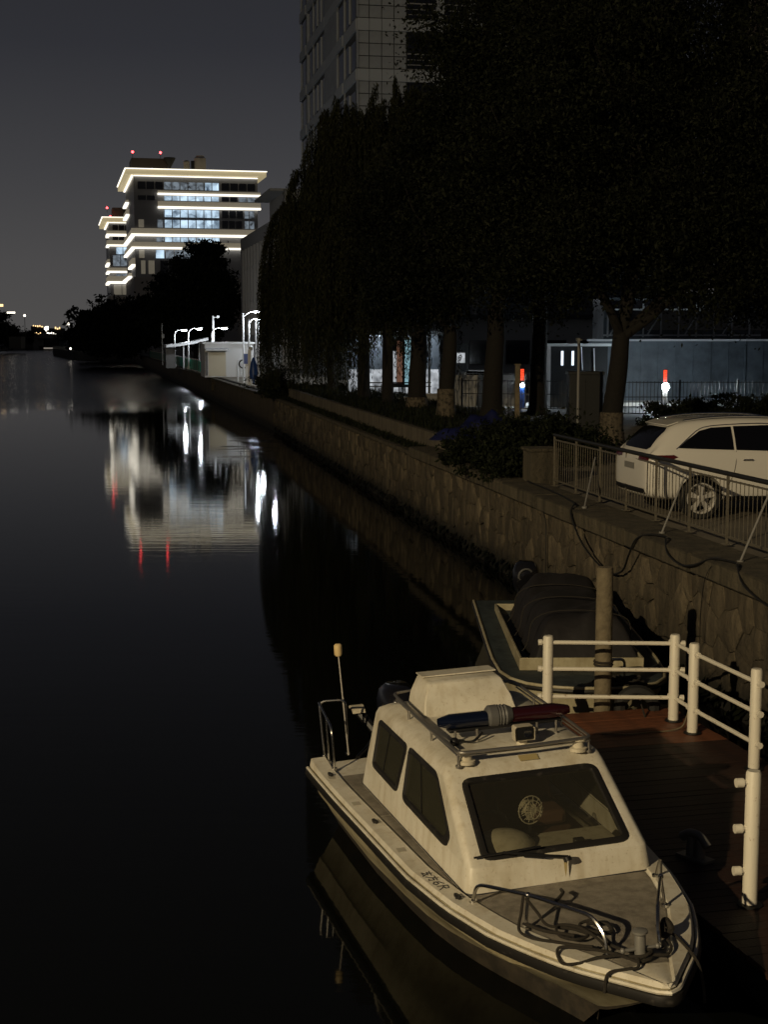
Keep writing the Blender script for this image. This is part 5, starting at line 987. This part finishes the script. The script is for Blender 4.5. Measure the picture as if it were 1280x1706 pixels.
C = np.stack([xx, yy, 1.92 + H_ * .4], 1); a = np.stack([rng.normal(size=n) * .5, rng.normal(size=n) * .3, np.ones(n)], 1) * (H_ * .5)[:, None]; b = np.stack([rng.normal(size=n), rng.normal(size=n), np.zeros(n)], 1); b = b / np.linalg.norm(b, axis=1, keepdims=True) * .02
tag(quads('ledge_weeds', C, a, b, M['shrub']), kind='stuff')
n = 1100; yy = rng.uniform(13, 80, n); C = np.stack([8.39 - .18 * yy - rng.uniform(.07, .14, n), yy, rng.uniform(.02, .30, n)], 1)
a = np.stack([-rng.uniform(.02, .10, n), rng.normal(size=n) * .05, -rng.uniform(0.02, .10, n)], 1); b = np.stack([rng.normal(size=n) * .01, rng.uniform(.03, .12, n), np.zeros(n)], 1)
tag(quads('waterline_algae', C, a, b, M['leaf_dark']), kind='stuff')

# ------------------------------------------------------------------ things under the trees
def heap(name, label, c, sx, sy, h, mm, cat, seed, parts=3):
    t = thing(name, label, cat, c, 0, 'blue tarpaulins heaped under the trees'); r2 = random.Random(seed)
    for p_ in range(parts):
        ox, oy, k = r2.uniform(-.4, .4) * sx, r2.uniform(-.3, .3) * sy, r2.uniform(.5, .9); V = []; F = []; n = 16; ph = r2.uniform(0, 6)
        for i in range(n + 1):
            for j in range(n + 1):
                u, v = i / n * 2 - 1, j / n * 2 - 1; rr = max(abs(u), abs(v)); z = h * k * max(0, 1 - rr ** 2.2) * (.75 + .25 * math.sin(5 * u + ph) * math.cos(4 * v + ph)) + .05 * math.sin(13 * u + 3 * v + ph) * (1 - rr) + .02
                V.append((ox + u * sx * k * (1 + .15 * math.sin(3 * v + ph)), oy + v * sy * k * (1 + .15 * math.cos(4 * u + ph)), z))
        for i in range(n):
            for j in range(n): F.append((i * (n + 1) + j, (i + 1) * (n + 1) + j, (i + 1) * (n + 1) + j + 1, i * (n + 1) + j + 1))
        MB().add(V, F).build('sheet', mm, t, smooth=60)
    return t
heap('tarpaulin', 'crumpled blue tarpaulin slumped over the planter wall edge', (2.15, 39.6, 2.42), .75, .5, .5, M['bluetarp'], 'tarpaulin', 3)
heap('tarpaulin', 'second darker blue tarpaulin heaped beside the trunk by the red sign', (3.5, 43, 2.42), 1.0, .7, .75, M['bluetarp'], 'tarpaulin', 9)
sp = thing('slim_pole', 'slim pale pole standing right of the trunks, in front of the dark cabinet', 'pole', (6.32, 47, 2.05))
MB().tube([(0, 0, 0), (0, 0, 3.05)], .045, 8).build('pole', M['pale'], sp); MB().box((0, 0, 3.1), (.2, .2, .08)).build('pole_cap', M['pale'], sp)
wpst = thing('wooden_post', 'stout grey post standing in front of the slim red sign', 'post', (4.62, 50, 2.05)); MB().box((0, 0, 1.1), (.17, .17, 2.2)).build('shaft', M['pile'], wpst, bevel=.02); MB().box((0, 0, 2.23), (.21, .21, .06)).build('cap', M['pile'], wpst)
cb2 = thing('equipment_cabinet', 'big dark equipment cabinet beside the trunk behind the white car', 'cabinet', (6.95, 50, 2.05)); MB().box((0, 0, .95), (1.15, .8, 1.9)).build('body', M['darkmetal'], cb2, bevel=.02)
MB().box((-.28, -.41, .95), (.5, .03, 1.6)).build('door', M['darkmetal'], cb2); MB().box((.28, -.41, .95), (.5, .03, 1.6)).build('door', M['darkmetal'], cb2); MB().box((0, 0, 1.95), (1.25, .9, .1)).build('lid', M['darkmetal'], cb2)
GF = 'dark bar fences beyond the trees'
def barfence(label, p, q, h, sp_, mm='darkmetal', z=2.05, th=.022):
    p, q = Vector((*p, z)), Vector((*q, z)); d = q - p; L_ = d.length; t = thing('bar_fence', label, 'fence', tuple(p), math.atan2(d.y, d.x), GF)
    for zz in (.12, h * .55, h - .05): MB().box((L_ / 2, 0, zz), (L_, .035, .035)).build('rail', M[mm], t, smooth=0)
    b_ = MB().box((0, 0, h / 2 + .05), (th, th, h - .1)).mesh('bar', 0); b_.materials.append(M[mm]); po = MB().box((0, 0, h / 2 + .03), (.07, .07, h + .06)).mesh('post', 0); po.materials.append(M[mm])
    k = int(L_ / sp_)
    for i in range(k + 1): o = link('post' if i % 16 == 0 else 'bar', po if i % 16 == 0 else b_, t); o.location = (i * L_ / k, 0, 0)
    return t
barfence('black bar fence in front of the lit hoarding, behind the hedge', (9.6, 58.3), (17.5, 58.3), 1.42, .145)
barfence('black bar fence between the slim red sign and the dark cabinet', (3.4, 63), (8.4, 62), 1.35, .15)
barfence('grey bar fence further back along the far side of the lit road', (4.2, 78), (9.6, 77), 1.3, .2, 'pale')
fp = thing('glass_fence', 'pale translucent screen fence catching red and white light between two trunks', 'fence', (2.9, 66, 2.05), R(-6))
for i in range(5): MB().box((.36 + i * .72, 0, .75), (.68, .03, 1.45)).build('screen_panel', M['pale'], fp, smooth=0); MB().box((i * .72, 0, .78), (.05, .06, 1.56)).build('post', M['pale'], fp, smooth=0)

hd_ = thing('hoarding', 'long grey-blue hoarding of tall panels lit by a white flood lamp', 'hoarding', (9.9, 70, 2.03))
for i in range(12):
    MB().box((.42 + i * .84, .02 * (i % 2), 1.5), (.82, .05, 3.0)).build('panel', M['hoarding'], hd_, smooth=0); MB().box((i * .84, -.05, 1.5), (.05, .05, 3.0)).build('batten', M['hoarding'], hd_, smooth=0)
MB().box((5, -.04, 3.06), (10.2, .16, .10)).build('top_rail', M['whitewall'], hd_, smooth=0)
MB().box((5, -.06, .08), (10.2, .05, .16)).build('bottom_rail', M['pale'], hd_, smooth=0)
sh = thing('glass_shed', 'glazed shed with a lattice of pale frames showing above the hoarding', 'shed', (11.2, 74, 2.03))
MB().box((4, 2, 2.6), (8, 4, 5.2)).build('body', M['hoarding'], sh, smooth=0)
for i in range(9): MB().box((.2 + i * .9, -.06, 4.2), (.08, .1, 2.0)).build('frame_upright', M['whitewall'], sh, smooth=0); MB().box((.65 + i * .9, -.02, 4.3), (.78, .04, 1.5)).build('window', M['win_dark'], sh, smooth=0)
for z in (3.3, 4.6): MB().box((4, -.07, z), (8, .08, .08)).build('frame_rail', M['whitewall'], sh, smooth=0)
for i in range(4): MB().tube([(.3 + i * 1.9, -.1, 3.3), (1.4 + i * 1.9, -.1, 5.1)], .04, 6).build('brace', M['whitewall'], sh)
booth = thing('guard_booth', 'dark guard booth with two upright light tubes by its door', 'booth', (8.0, 66, 2.03)); MB().box((.9, .8, 1.4), (2.6, 1.6, 2.8)).build('body', M['darkmetal'], booth, smooth=0); MB().box((.9, .7, 2.85), (3.0, 2.0, .12)).build('roof', M['whitewall'], booth, smooth=0)
for x in (.12, .60): MB().box((x, -.04, 2.25), (.10, .05, .65)).build('light_tube', M['tube'], booth, smooth=0)
for a, b in (((1.05, -.05, 1.7), (.98, -.05, 2.75)), ((1.6, -.05, 1.6), (1.55, -.05, 2.7))): MB().tube([a, b], .03, 6).build('strut', M['whitewall'], booth)
for x in (1.1, 1.75): MB().ball((x, -.12, 1.45), .12, 8, 6, (1.5, 1, .5)).build('wall_lamp', M['tube'], booth)
def gate(label, x, y, blink):
    t = thing('gate_post', label, 'barrier post', (x, y, 2.03), 0, 'car park barrier posts'); MB().box((0, 0, .55), (.22, .25, 1.1)).build('cabinet', M['blue'] if blink else M['pale'], t, bevel=.02)
    s_ = MB().box((0, -.02, 1.52), (.19, .10, .58)).build('sign_box', M['darkmetal'], t); MB().box((0, -.075, 1.52), (.15, .01, .52)).build('sign_face', M['redled'], s_, smooth=0)
    gl_ = MB()
    for z in (1.72, 1.62, 1.52, 1.40, 1.30): gl_.box((random.uniform(-.02, .02), -.082, z), (.10, .004, .022)).box((random.choice([-.04, .04]), -.082, z - .03), (.018, .004, .05))
    gl_.build('sign_strokes', M['darkmetal'], s_, smooth=0)
    lm = MB().ball((0, -.22, 1.06), .17 if not blink else .09, 20, 14).build('flood_lamp', M['gateled'], t)
    l_ = bpy.data.lights.new('gate_light', 'POINT'); l_.energy = 330 if not blink else 130; l_.color = (.80, .93, 1); l_.shadow_soft_size = .12; o = bpy.data.objects.new('gate_light', l_); COL.objects.link(o); o.parent = t; o.location = (.1, 1.2, 1.1); return t
g1 = at_y(1108, 642, 63); gate('barrier post with red lettered sign and dazzling white lamp before the hoarding', g1.x, 63, 0)
g2 = at_y(870, 640, 65); gate('barrier post with a slim red sign and blue body between the trunks', g2.x, 65, 1)
# lit forecourt left of the trunks
ad = thing('advert_panel', 'glowing cyan and orange advertising panel between two trunks', 'advertising panel', (.45, 72, 2.05)); MB().box((.68, .1, 1.9), (1.5, .16, 2.4)).build('frame', M['darkmetal'], ad, smooth=0)
MB().box((.98, .0, 1.95), (.80, .03, 2.2)).build('cyan_field', M['tealsoft'], ad, smooth=0); MB().box((.33, .0, 1.95), (.28, .03, 2.1)).build('orange_field', M['orangesoft'], ad, smooth=0); MB().box((.09, .0, 1.7), (.16, .03, 1.6)).build('pale_field', M['litwall'], ad, smooth=0)
fw = thing('forecourt_wall', 'bright white patterned wall of the lit forecourt behind the trunks', 'wall', (-1.6, 75, 2.03)); MB().box((2.1, 0, 1.7), (4.8, .3, 3.4)).build('wall', M['hoarding'], fw, smooth=0)
for i in range(5): MB().box((.2 + i * .95, -.18, .85), (.86, .05, 1.4)).build('panel', M['litwall'], fw, smooth=0)  # panels emit, so the white light on this wall is painted in
MB().box((2.1, -.9, 3.4), (5, 2.2, .2)).build('canopy', M['canopy'], fw, smooth=0)
for x in (3.0, 3.9): MB().box((x, -1.6, 1.65), (.13, .13, 3.3)).build('column', M['pale'], fw, smooth=0)
bal = thing('balustrade', 'low dark balustrade in front of the glowing panel', 'railing', (-.4, 70.5, 2.05)); MB().box((1, 0, .98), (3.4, .08, .06)).box((1, 0, .80), (3.4, .05, .05)).build('rail', M['darkmetal'], bal, smooth=0)
for i in range(12): MB().box((-.6 + i * .29, 0, .45), (.04, .04, .9)).build('baluster', M['darkmetal'], bal, smooth=0)
for i, (x, y, s_, lab) in enumerate(((1.25, 64, .5, 'pale plant box between two trunks'), (2.0, 64.5, .62, 'larger pale plant box left of the screen fence'), (.55, 65, .4, 'small dark box on the bright ground below the glowing panel'))):
    t = thing('plant_box', lab, 'plant box', (x, y, 2.05), 0, 'boxes on the lit forecourt'); MB().box((0, 0, s_ / 2), (s_ * 1.5, s_, s_)).build('box', M['pale'] if i < 2 else M['darkmetal'], t, bevel=.02); MB().box((0, 0, s_ + .03), (s_ * 1.6, s_ * 1.1, .06)).build('rim', M['pale'], t)
ps = thing('parking_sign', 'white square sign with a letter P hung in a dark frame between the trunks', 'sign', (3.85, 73, 2.05)); MB().box((0, 0, 1.1), (.1, .1, 2.2)).build('post', M['darkmetal'], ps); fr2 = MB().box((0, -.02, 2.15), (.85, .12, 1.4)).build('frame', M['darkmetal'], ps)
MB().box((0, -.09, 2.15), (.46, .02, .5)).build('sign_face', M['litwall'], fr2, smooth=0); MB().box((-.07, -.105, 2.14), (.045, .01, .28)).torus((.0, -.105, 2.21), .06, .022, (0, 1, 0), 14).build('letter', M['darkmetal'], fr2)
pk_ = thing('parked_car', 'pale car parked behind the railing right of the letter P sign', 'car', (4.9, 80, 2.05), R(8))
MB().loft([[(x, y * w, z) for x, z in ((-1, .3), (-1.05, .7), (-.8, .95), (-.45, 1.4), (.5, 1.42), (1.0, 1.0), (1.9, .85), (2.0, .4), (1.9, .3))] for y, w in ((-.8, 1), (.8, 1))]).build('body', M['carpaint'], pk_, smooth=30); MB().box((0, -.80, 1.16), (1.0, .03, .34)).build('side_window', M['carglass'], pk_)
for x in (-.55, 1.35): MB().lathe([(.1, -.05), (.3, -.05), (.3, .05), (.1, .05)], (x, -.8, .3), 18, (0, -1, 0)).build('wheel', M['tyre'], pk_)
rk = thing('low_building', 'low dark roofed building behind the far fences', 'building', (1, 92, 2.0)); MB().box((7, 3, 2.2), (16, 6, 4.4)).build('wall', M['midb'], rk, smooth=0); MB().box((7, 3, 4.5), (17, 7, .3)).build('roof', M['darkmetal'], rk, smooth=0)
for i in range(6): MB().box((.6 + i * 2.3, -.05, 2.3), (1.5, .1, 1.5)).build('window', M['win_dark'], rk, smooth=0)
kb = thing('kerb', 'white painted kerb catching the light behind the black fence', 'kerb', (1.2, 67.6, 2.03))
for i in range(15): MB().box((.5 + i * .98, 0, .08), (.96, .22, .16)).build('kerb_block', M['roadpaint'], kb, bevel=.02)
def fl_light(x, y, z, e, col=(.9, .95, 1), parent=None, size=.15):
    l_ = bpy.data.lights.new('lamp_light', 'POINT'); l_.energy = e; l_.color = col; l_.shadow_soft_size = size; o = bpy.data.objects.new('lamp_light', l_); COL.objects.link(o); o.location = (x, y, z)
    if parent: o.parent = parent
    return o
for x in (1.0, 3.4): fl = MB().box((x, -1.3, 3.27), (.8, .2, .06)).build('canopy_light', M['tube'], fw, smooth=0); fl_light(x, -1.3, 3.1, 70, parent=fw)

# ------------------------------------------------------------------ lit riverside station
st = thing('station_canopy', 'small station roof with a glowing upswept white canopy beside the river wall', 'canopy', (-20.6, 152, 2.0), R(12))
MB().loft([[(x, y, z) for y in (0, 5)] + [(x, y, z + .28) for y in (5, 0)] for x, z in ((-2.2, 2.2), (-.6, 2.35), (.8, 2.6), (2.2, 2.95))]).build('roof_slab', M['canopy'], st); MB().box((-1.6, 3.4, 1.15), (1.0, 1.6, 2.3)).build('wall', M['greyplastic'], st, smooth=0)
for x, y in ((1.6, .4), (1.6, 4.6), (-.4, .4)): MB().tube([(x, y, 0), (x, y, 2.7)], .07, 8).build('column', M['lamp_white'], st)
gf = thing('green_fence', 'green glass panel fence along the top of the wall by the lit station', 'fence', (0, 0, 0))
yy = 122.0
while yy < 238:
    st_ = 2.4 if yy < 190 else 4.8; a = Vector((*bank(yy, .3), 0)); b = Vector((*bank(yy + st_, .3), 0)); m_ = (a + b) / 2; d = b - a
    MB().box((m_.x, m_.y, 2.55), (d.length - .12, .04, 1.0), math.atan2(d.y, d.x)).build('panel', M['greenglass'], gf, smooth=0); MB().box((a.x, a.y, 2.55), (.09, .09, 1.25)).build('post', M['pale'], gf, smooth=0); yy += st_
GL = 'white street lamps of the riverside station'
def curved_lamp(label, u, d, head_u, head_v, e):
    h = at_y(head_u, head_v, d); x = (u - 640) / 2400 * d; top = h.z; t = thing('street_lamp', label, 'street lamp', (x, d, 2.0), 0, GL); dx = h.x - x; H = top - 2.0
    MB().tube([(0, 0, 0), (0, 0, H - dx * .75)] + arc((dx * .75, 0, H - dx * .75), dx * .75, math.pi, math.pi * .58, 8, (1, 0, 0), (0, 0, 1)) + [(dx, 0, H)], .085, 8, .05).build('pole', M['lamp_white'], t); MB().cyl((0, 0, 0), (0, 0, .3), .15).build('base', M['lamp_white'], t)
    hdm = MB().box((dx + .25, 0, H + .02), (.75, .34, .10), ry=-.15).build('lamp_head', M['lamp_white'], t, bevel=.03); MB().ball((dx + .25, 0, H - .08), .24, 10, 7, (1.3, .7, .4)).build('lamp_lens', M['led'], hdm); fl_light(dx + .25, 0, H - .34, e, (.88, .94, 1), t); return t
curved_lamp('short curved white lamp furthest along the station, arm reaching right', 293.5, 162, 303, 549.5, 330)
curved_lamp('brightest curved white lamp beside the glowing canopy', 316, 148, 328, 547, 560)
curved_lamp('curved white lamp behind the white kiosk', 355, 134, 369, 546, 380)
def tall_lamp(label, u, d, tv, dxm, lit):
    p_ = at_y(u, tv, d); H = p_.z - 2.0; t = thing('street_lamp', label, 'street lamp', (p_.x, d, 2.0), 0, GL)
    MB().tube([(0, 0, 0), (0, 0, H)], .085, 8, .06).build('pole', M['lamp_white'], t); MB().tube([(0, 0, H - .25), (dxm * .5, 0, H + .02), (dxm, 0, H + .16)], .04, 8).build('arm', M['lamp_white'], t)
    hd2 = MB().box((dxm + .22, 0, H + .18), (.6, .26, .08), ry=-.2).build('lamp_head', M['lamp_white'], t, bevel=.02)
    if lit: MB().ball((dxm + .22, 0, H + .09), .17, 10, 7, (1.2, .8, .5)).build('lamp_lens', M['led'], hd2); fl_light(dxm + .22, 0, H - .15, lit, (.88, .94, 1), t)
    return t
tall_lamp('tall white lamp nearest the white kiosk, arm reaching right', 405, 103, 522, .75, 300); tall_lamp('slimmer tall white lamp with a small bright head, second from the kiosk', 414.5, 112, 534, .45, 330)
tall_lamp('tall white lamp at the edge of the willow with a bright head shining through it', 430, 100, 518, .78, 420); tall_lamp('plain tall white lamp standing just behind the one at the willow edge', 426, 118, 533, .30, 260)
cc = thing('camera_pole', 'tall white pole with a surveillance camera above the kiosk', 'camera pole', (-16.0, 136, 2.0)); MB().tube([(0, 0, 0), (0, 0, 5.25)], .16, 8, .10).build('pole', M['lamp_white'], cc); MB().tube([(0, 0, 5.1), (.4, 0, 5.1)], .05, 6).build('arm', M['lamp_white'], cc); MB().box((.48, 0, 5.15), (.22, .34, .22)).build('camera', M['lamp_white'], cc)
dp = thing('dark_pole', 'thin pole left of the glowing canopy', 'pole', (-26.0, 170, 2.0)); MB().tube([(0, 0, 0), (0, 0, 4.9)], .07, 6).build('pole', M['pale'], dp); MB().box((.1, 0, 3.4), (.3, .2, .5)).build('box', M['pale'], dp)
ki = thing('riverside_kiosk', 'white flat-roofed kiosk with a beige shutter beside the lamps', 'kiosk', (-14.6, 118, 2.0), R(11.5))
MB().box((2.0, 2.2, 1.35), (4.0, 4.4, 2.7)).build('body', M['kiosk'], ki, smooth=0); MB().box((2, 2.2, 2.78), (4.3, 4.7, .16)).build('roof', M['canopy'], ki, smooth=0); MB().box((1.0, -.04, 1.05), (1.4, .06, 1.9)).build('shutter', M['beige'], ki, smooth=0)
MB().box((.95, -.5, 2.28), (1.9, 1.1, .10), rx=.12).build('awning', M['canopy'], ki, smooth=0); MB().box((.12, -.03, 1.1), (.2, .06, 1.9)).build('door_frame', M['greyplastic'], ki, smooth=0)
for x, z in ((2.6, .5), (2.9, .7), (3.2, .45), (3.5, .6)): MB().box((x, -.35, z), (.10, .12, z * 2)).build('railing_post', M['lamp_white'], ki, smooth=0)
wb = thing('wall_steps', 'small stepped concrete landing jutting from the wall in front of the kiosk', 'steps', (WX(121) - .0, 121, 0), R(11.5))
MB().box((.3, -1, 1.45), (.9, 2.4, 1.1)).build('landing', M['concrete'], wb)
for i in range(3): MB().box((.2, -2.5 - i * .5, 1.75 - i * .22), (.8, .48, .16)).build('tread', M['concrete'], wb)
ex = thing('exercise_machine', 'white tubular exercise machine in front of the kiosk wall', 'exercise machine', (-10.3, 106, 2.0)); MB().tube(bend([(-.4, 0, 0), (-.4, 0, 1.6), (.3, 0, 1.7), (.4, 0, 0)], .2), .06, 8).build('frame', M['lamp_white'], ex); MB().torus((0, -.1, 1.3), .3, .05, (0, 1, .2)).build('wheel', M['darkmetal'], ex); MB().box((0, 0, .6), (.5, .4, .1)).build('seat', M['lamp_white'], ex)
bs = thing('folded_parasol', 'rolled blue parasol standing by the tall lamps at the willow edge', 'parasol', (-8.75, 97, 2.0)); MB().lathe([(.06, 0), (.06, .4), (.26, .5), (.30, .9), (.2, 1.5), (.05, 1.9)], (0, 0, 0), 12).build('canopy', M['blue'], bs); MB().cyl((0, 0, 0), (0, 0, .1), .25).build('base', M['lamp_white'], bs)
bn = thing('banner_post', 'short white post with a blue notice among the tall lamps', 'post', (-9.6, 101, 2.0)); MB().box((0, 0, 1.3), (.14, .14, 2.6)).build('post', M['lamp_white'], bn); MB().box((0, -.1, 1.75), (.34, .04, .7)).build('notice', M['blue'], bn)
b3 = thing('white_banner_post', 'thick short white post beside the rolled blue parasol', 'post', (-9.15, 98.5, 2.0)); MB().box((0, 0, 1.2), (.22, .22, 2.4)).build('post', M['lamp_white'], b3); MB().ball((.1, 0, 2.5), .16).build('globe', M['lamp_white'], b3)
tag(MB().prism([bank(94, .5), bank(165, .5), bank(165, 9), bank(94, 9)], 1.95, 2.02).build('station_paving', M['lot'], smooth=0), kind='structure')

# ------------------------------------------------------------------ far end of the river: bridge, banks, city lights
fbz = thing('road_bridge', 'long low bridge crossing the river in the far distance with lit underside', 'bridge', (-150, 640, 0))
MB().box((20, 6, 5.6), (70, 12, 1.2)).build('deck', M['bridge'], fbz, smooth=0); MB().box((20, -.3, 6.5), (70, .3, .7)).build('parapet', M['bridge'], fbz, smooth=0)
for x in (-4, 12, 28): MB().box((x, 6, 2.4), (2.2, 10, 5)).build('pier', M['bridge'], fbz, smooth=0)
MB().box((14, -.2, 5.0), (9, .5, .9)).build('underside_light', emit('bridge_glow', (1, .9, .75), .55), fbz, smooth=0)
qs = thing('far_quay', 'pale quay strip at the water below the distant bridge', 'quay', (-138, 600, 0)); MB().box((5, 0, .9), (15, 3, 1.0)).build('wall', M['planter'], qs, smooth=0); MB().box((5, -1.6, .95), (15, .2, .5)).build('lit_edge', emit('quay_glow', (1, .88, .75), .22), qs, smooth=0)
lf = thing('opposite_bank_wall', 'dim pale river wall on the opposite bank at the left edge', 'wall', (-170, 520, 0)); MB().box((8, 0, 1.6), (40, 1, 3.2), rz=.2).build('wall', M['bridge'], lf, smooth=0); MB().box((8, -.6, 3.2), (40, .4, .3), rz=.2).build('coping', M['planter'], lf, smooth=0)
cl_ = 'distant city lights beyond the bridge'
def cityblock(label, u0, u1, v, d, h, mm, n):
    a, b = at_y(u0, v, d), at_y(u1, v, d); t = thing('lit_city_building', label, 'building', (a.x, d, 0), 0, cl_); W_ = b.x - a.x
    MB().box((W_ / 2, 4, a.z / 2), (W_ + 2, 8, a.z)).build('body', M['farland'], t, smooth=0)
    for i in range(n): MB().box((W_ * (i + .5) / n, -.2, a.z + random.uniform(-.4, .3)), (W_ / n * random.uniform(.35, .8), .4, h * random.uniform(.5, 1.1))).build('lit_sign', M[mm], t, smooth=0)
cityblock('distant low block with a long amber lit roofline beyond the bridge', 54, 72, 543.5, 900, 1.2, 'warm_lights', 5); cityblock('distant block with bright white-gold lamps right of the amber roofline', 73, 81, 547, 900, 3.0, 'white_lights', 3)
cityblock('distant block with warm lamps nearest the far tree', 91, 101, 547, 880, 1.6, 'warm_lights', 3); cityblock('distant strip of white lamps on the bridge approach, left part', 32, 47, 555.5, 664, .7, 'white_lights', 5); cityblock('distant strip of amber lamps on the bridge approach, middle part', 56, 69, 555.5, 662, .6, 'warm_lights', 4); cityblock('distant strip of white lamps on the bridge approach, right part', 78, 94, 556, 660, .6, 'white_lights', 5)
def farlamp(label, u, v, d, r_, mm='white_lights', zb=1.6):
    p_ = at_y(u, v, d); t = thing('far_lamp', label, 'lamp', (p_.x, d, zb), 0, 'single lamps far up the river'); MB().tube([(0, 0, 0), (0, 0, p_.z - zb)], .09, 6).build('pole', M['darkmetal'], t); MB().ball((0, 0, p_.z - zb), r_, 8, 6).build('globe', M[mm], t)
farlamp('single white lamp at the river end of the far tree row', 113, 540, 357, .42); farlamp('white lamp on the opposite bank tree edge', 41, 526, 486, .42); farlamp('dim lamp low by the water at the bank turn', 117.5, 581, 340, .26, zb=.8)
sg = thing('opposite_bank_building', 'building on the opposite bank with a short white sign shining through the tree', 'building', (-130 - 4, 540, 1.6)); 
sg.location = (at_y(12, 521, 485).x, 484, 1.6); MB().box((1, 9, 2), (4, 6, 4)).build('wall', M['farland'], sg, smooth=0); MB().box((1.4, .5, at_y(19, 521, 484).z - 1.6), (2.6, .5, .5)).build('lit_sign', M['white_lights'], sg, smooth=0); MB().box((-2.0, .5, at_y(4, 509, 484).z - 1.6), (1.6, .5, .8)).build('lit_window', M['warm_lights'], sg, smooth=0)

n = 260; yy = rng.uniform(58, 86, n); xx = 8.39 - .18 * yy - .25 - rng.exponential(.9, n); C = np.stack([xx, yy, np.full(n, .006)], 1); th = rng.uniform(0, 6.3, n); s_ = rng.uniform(.02, .07, (n, 1))
tag(quads('floating_leaves', C, np.stack([np.cos(th), np.sin(th), np.zeros(n)], 1) * s_, np.stack([-np.sin(th), np.cos(th), np.zeros(n)], 1) * s_ * .6, M['planter']), kind='stuff')
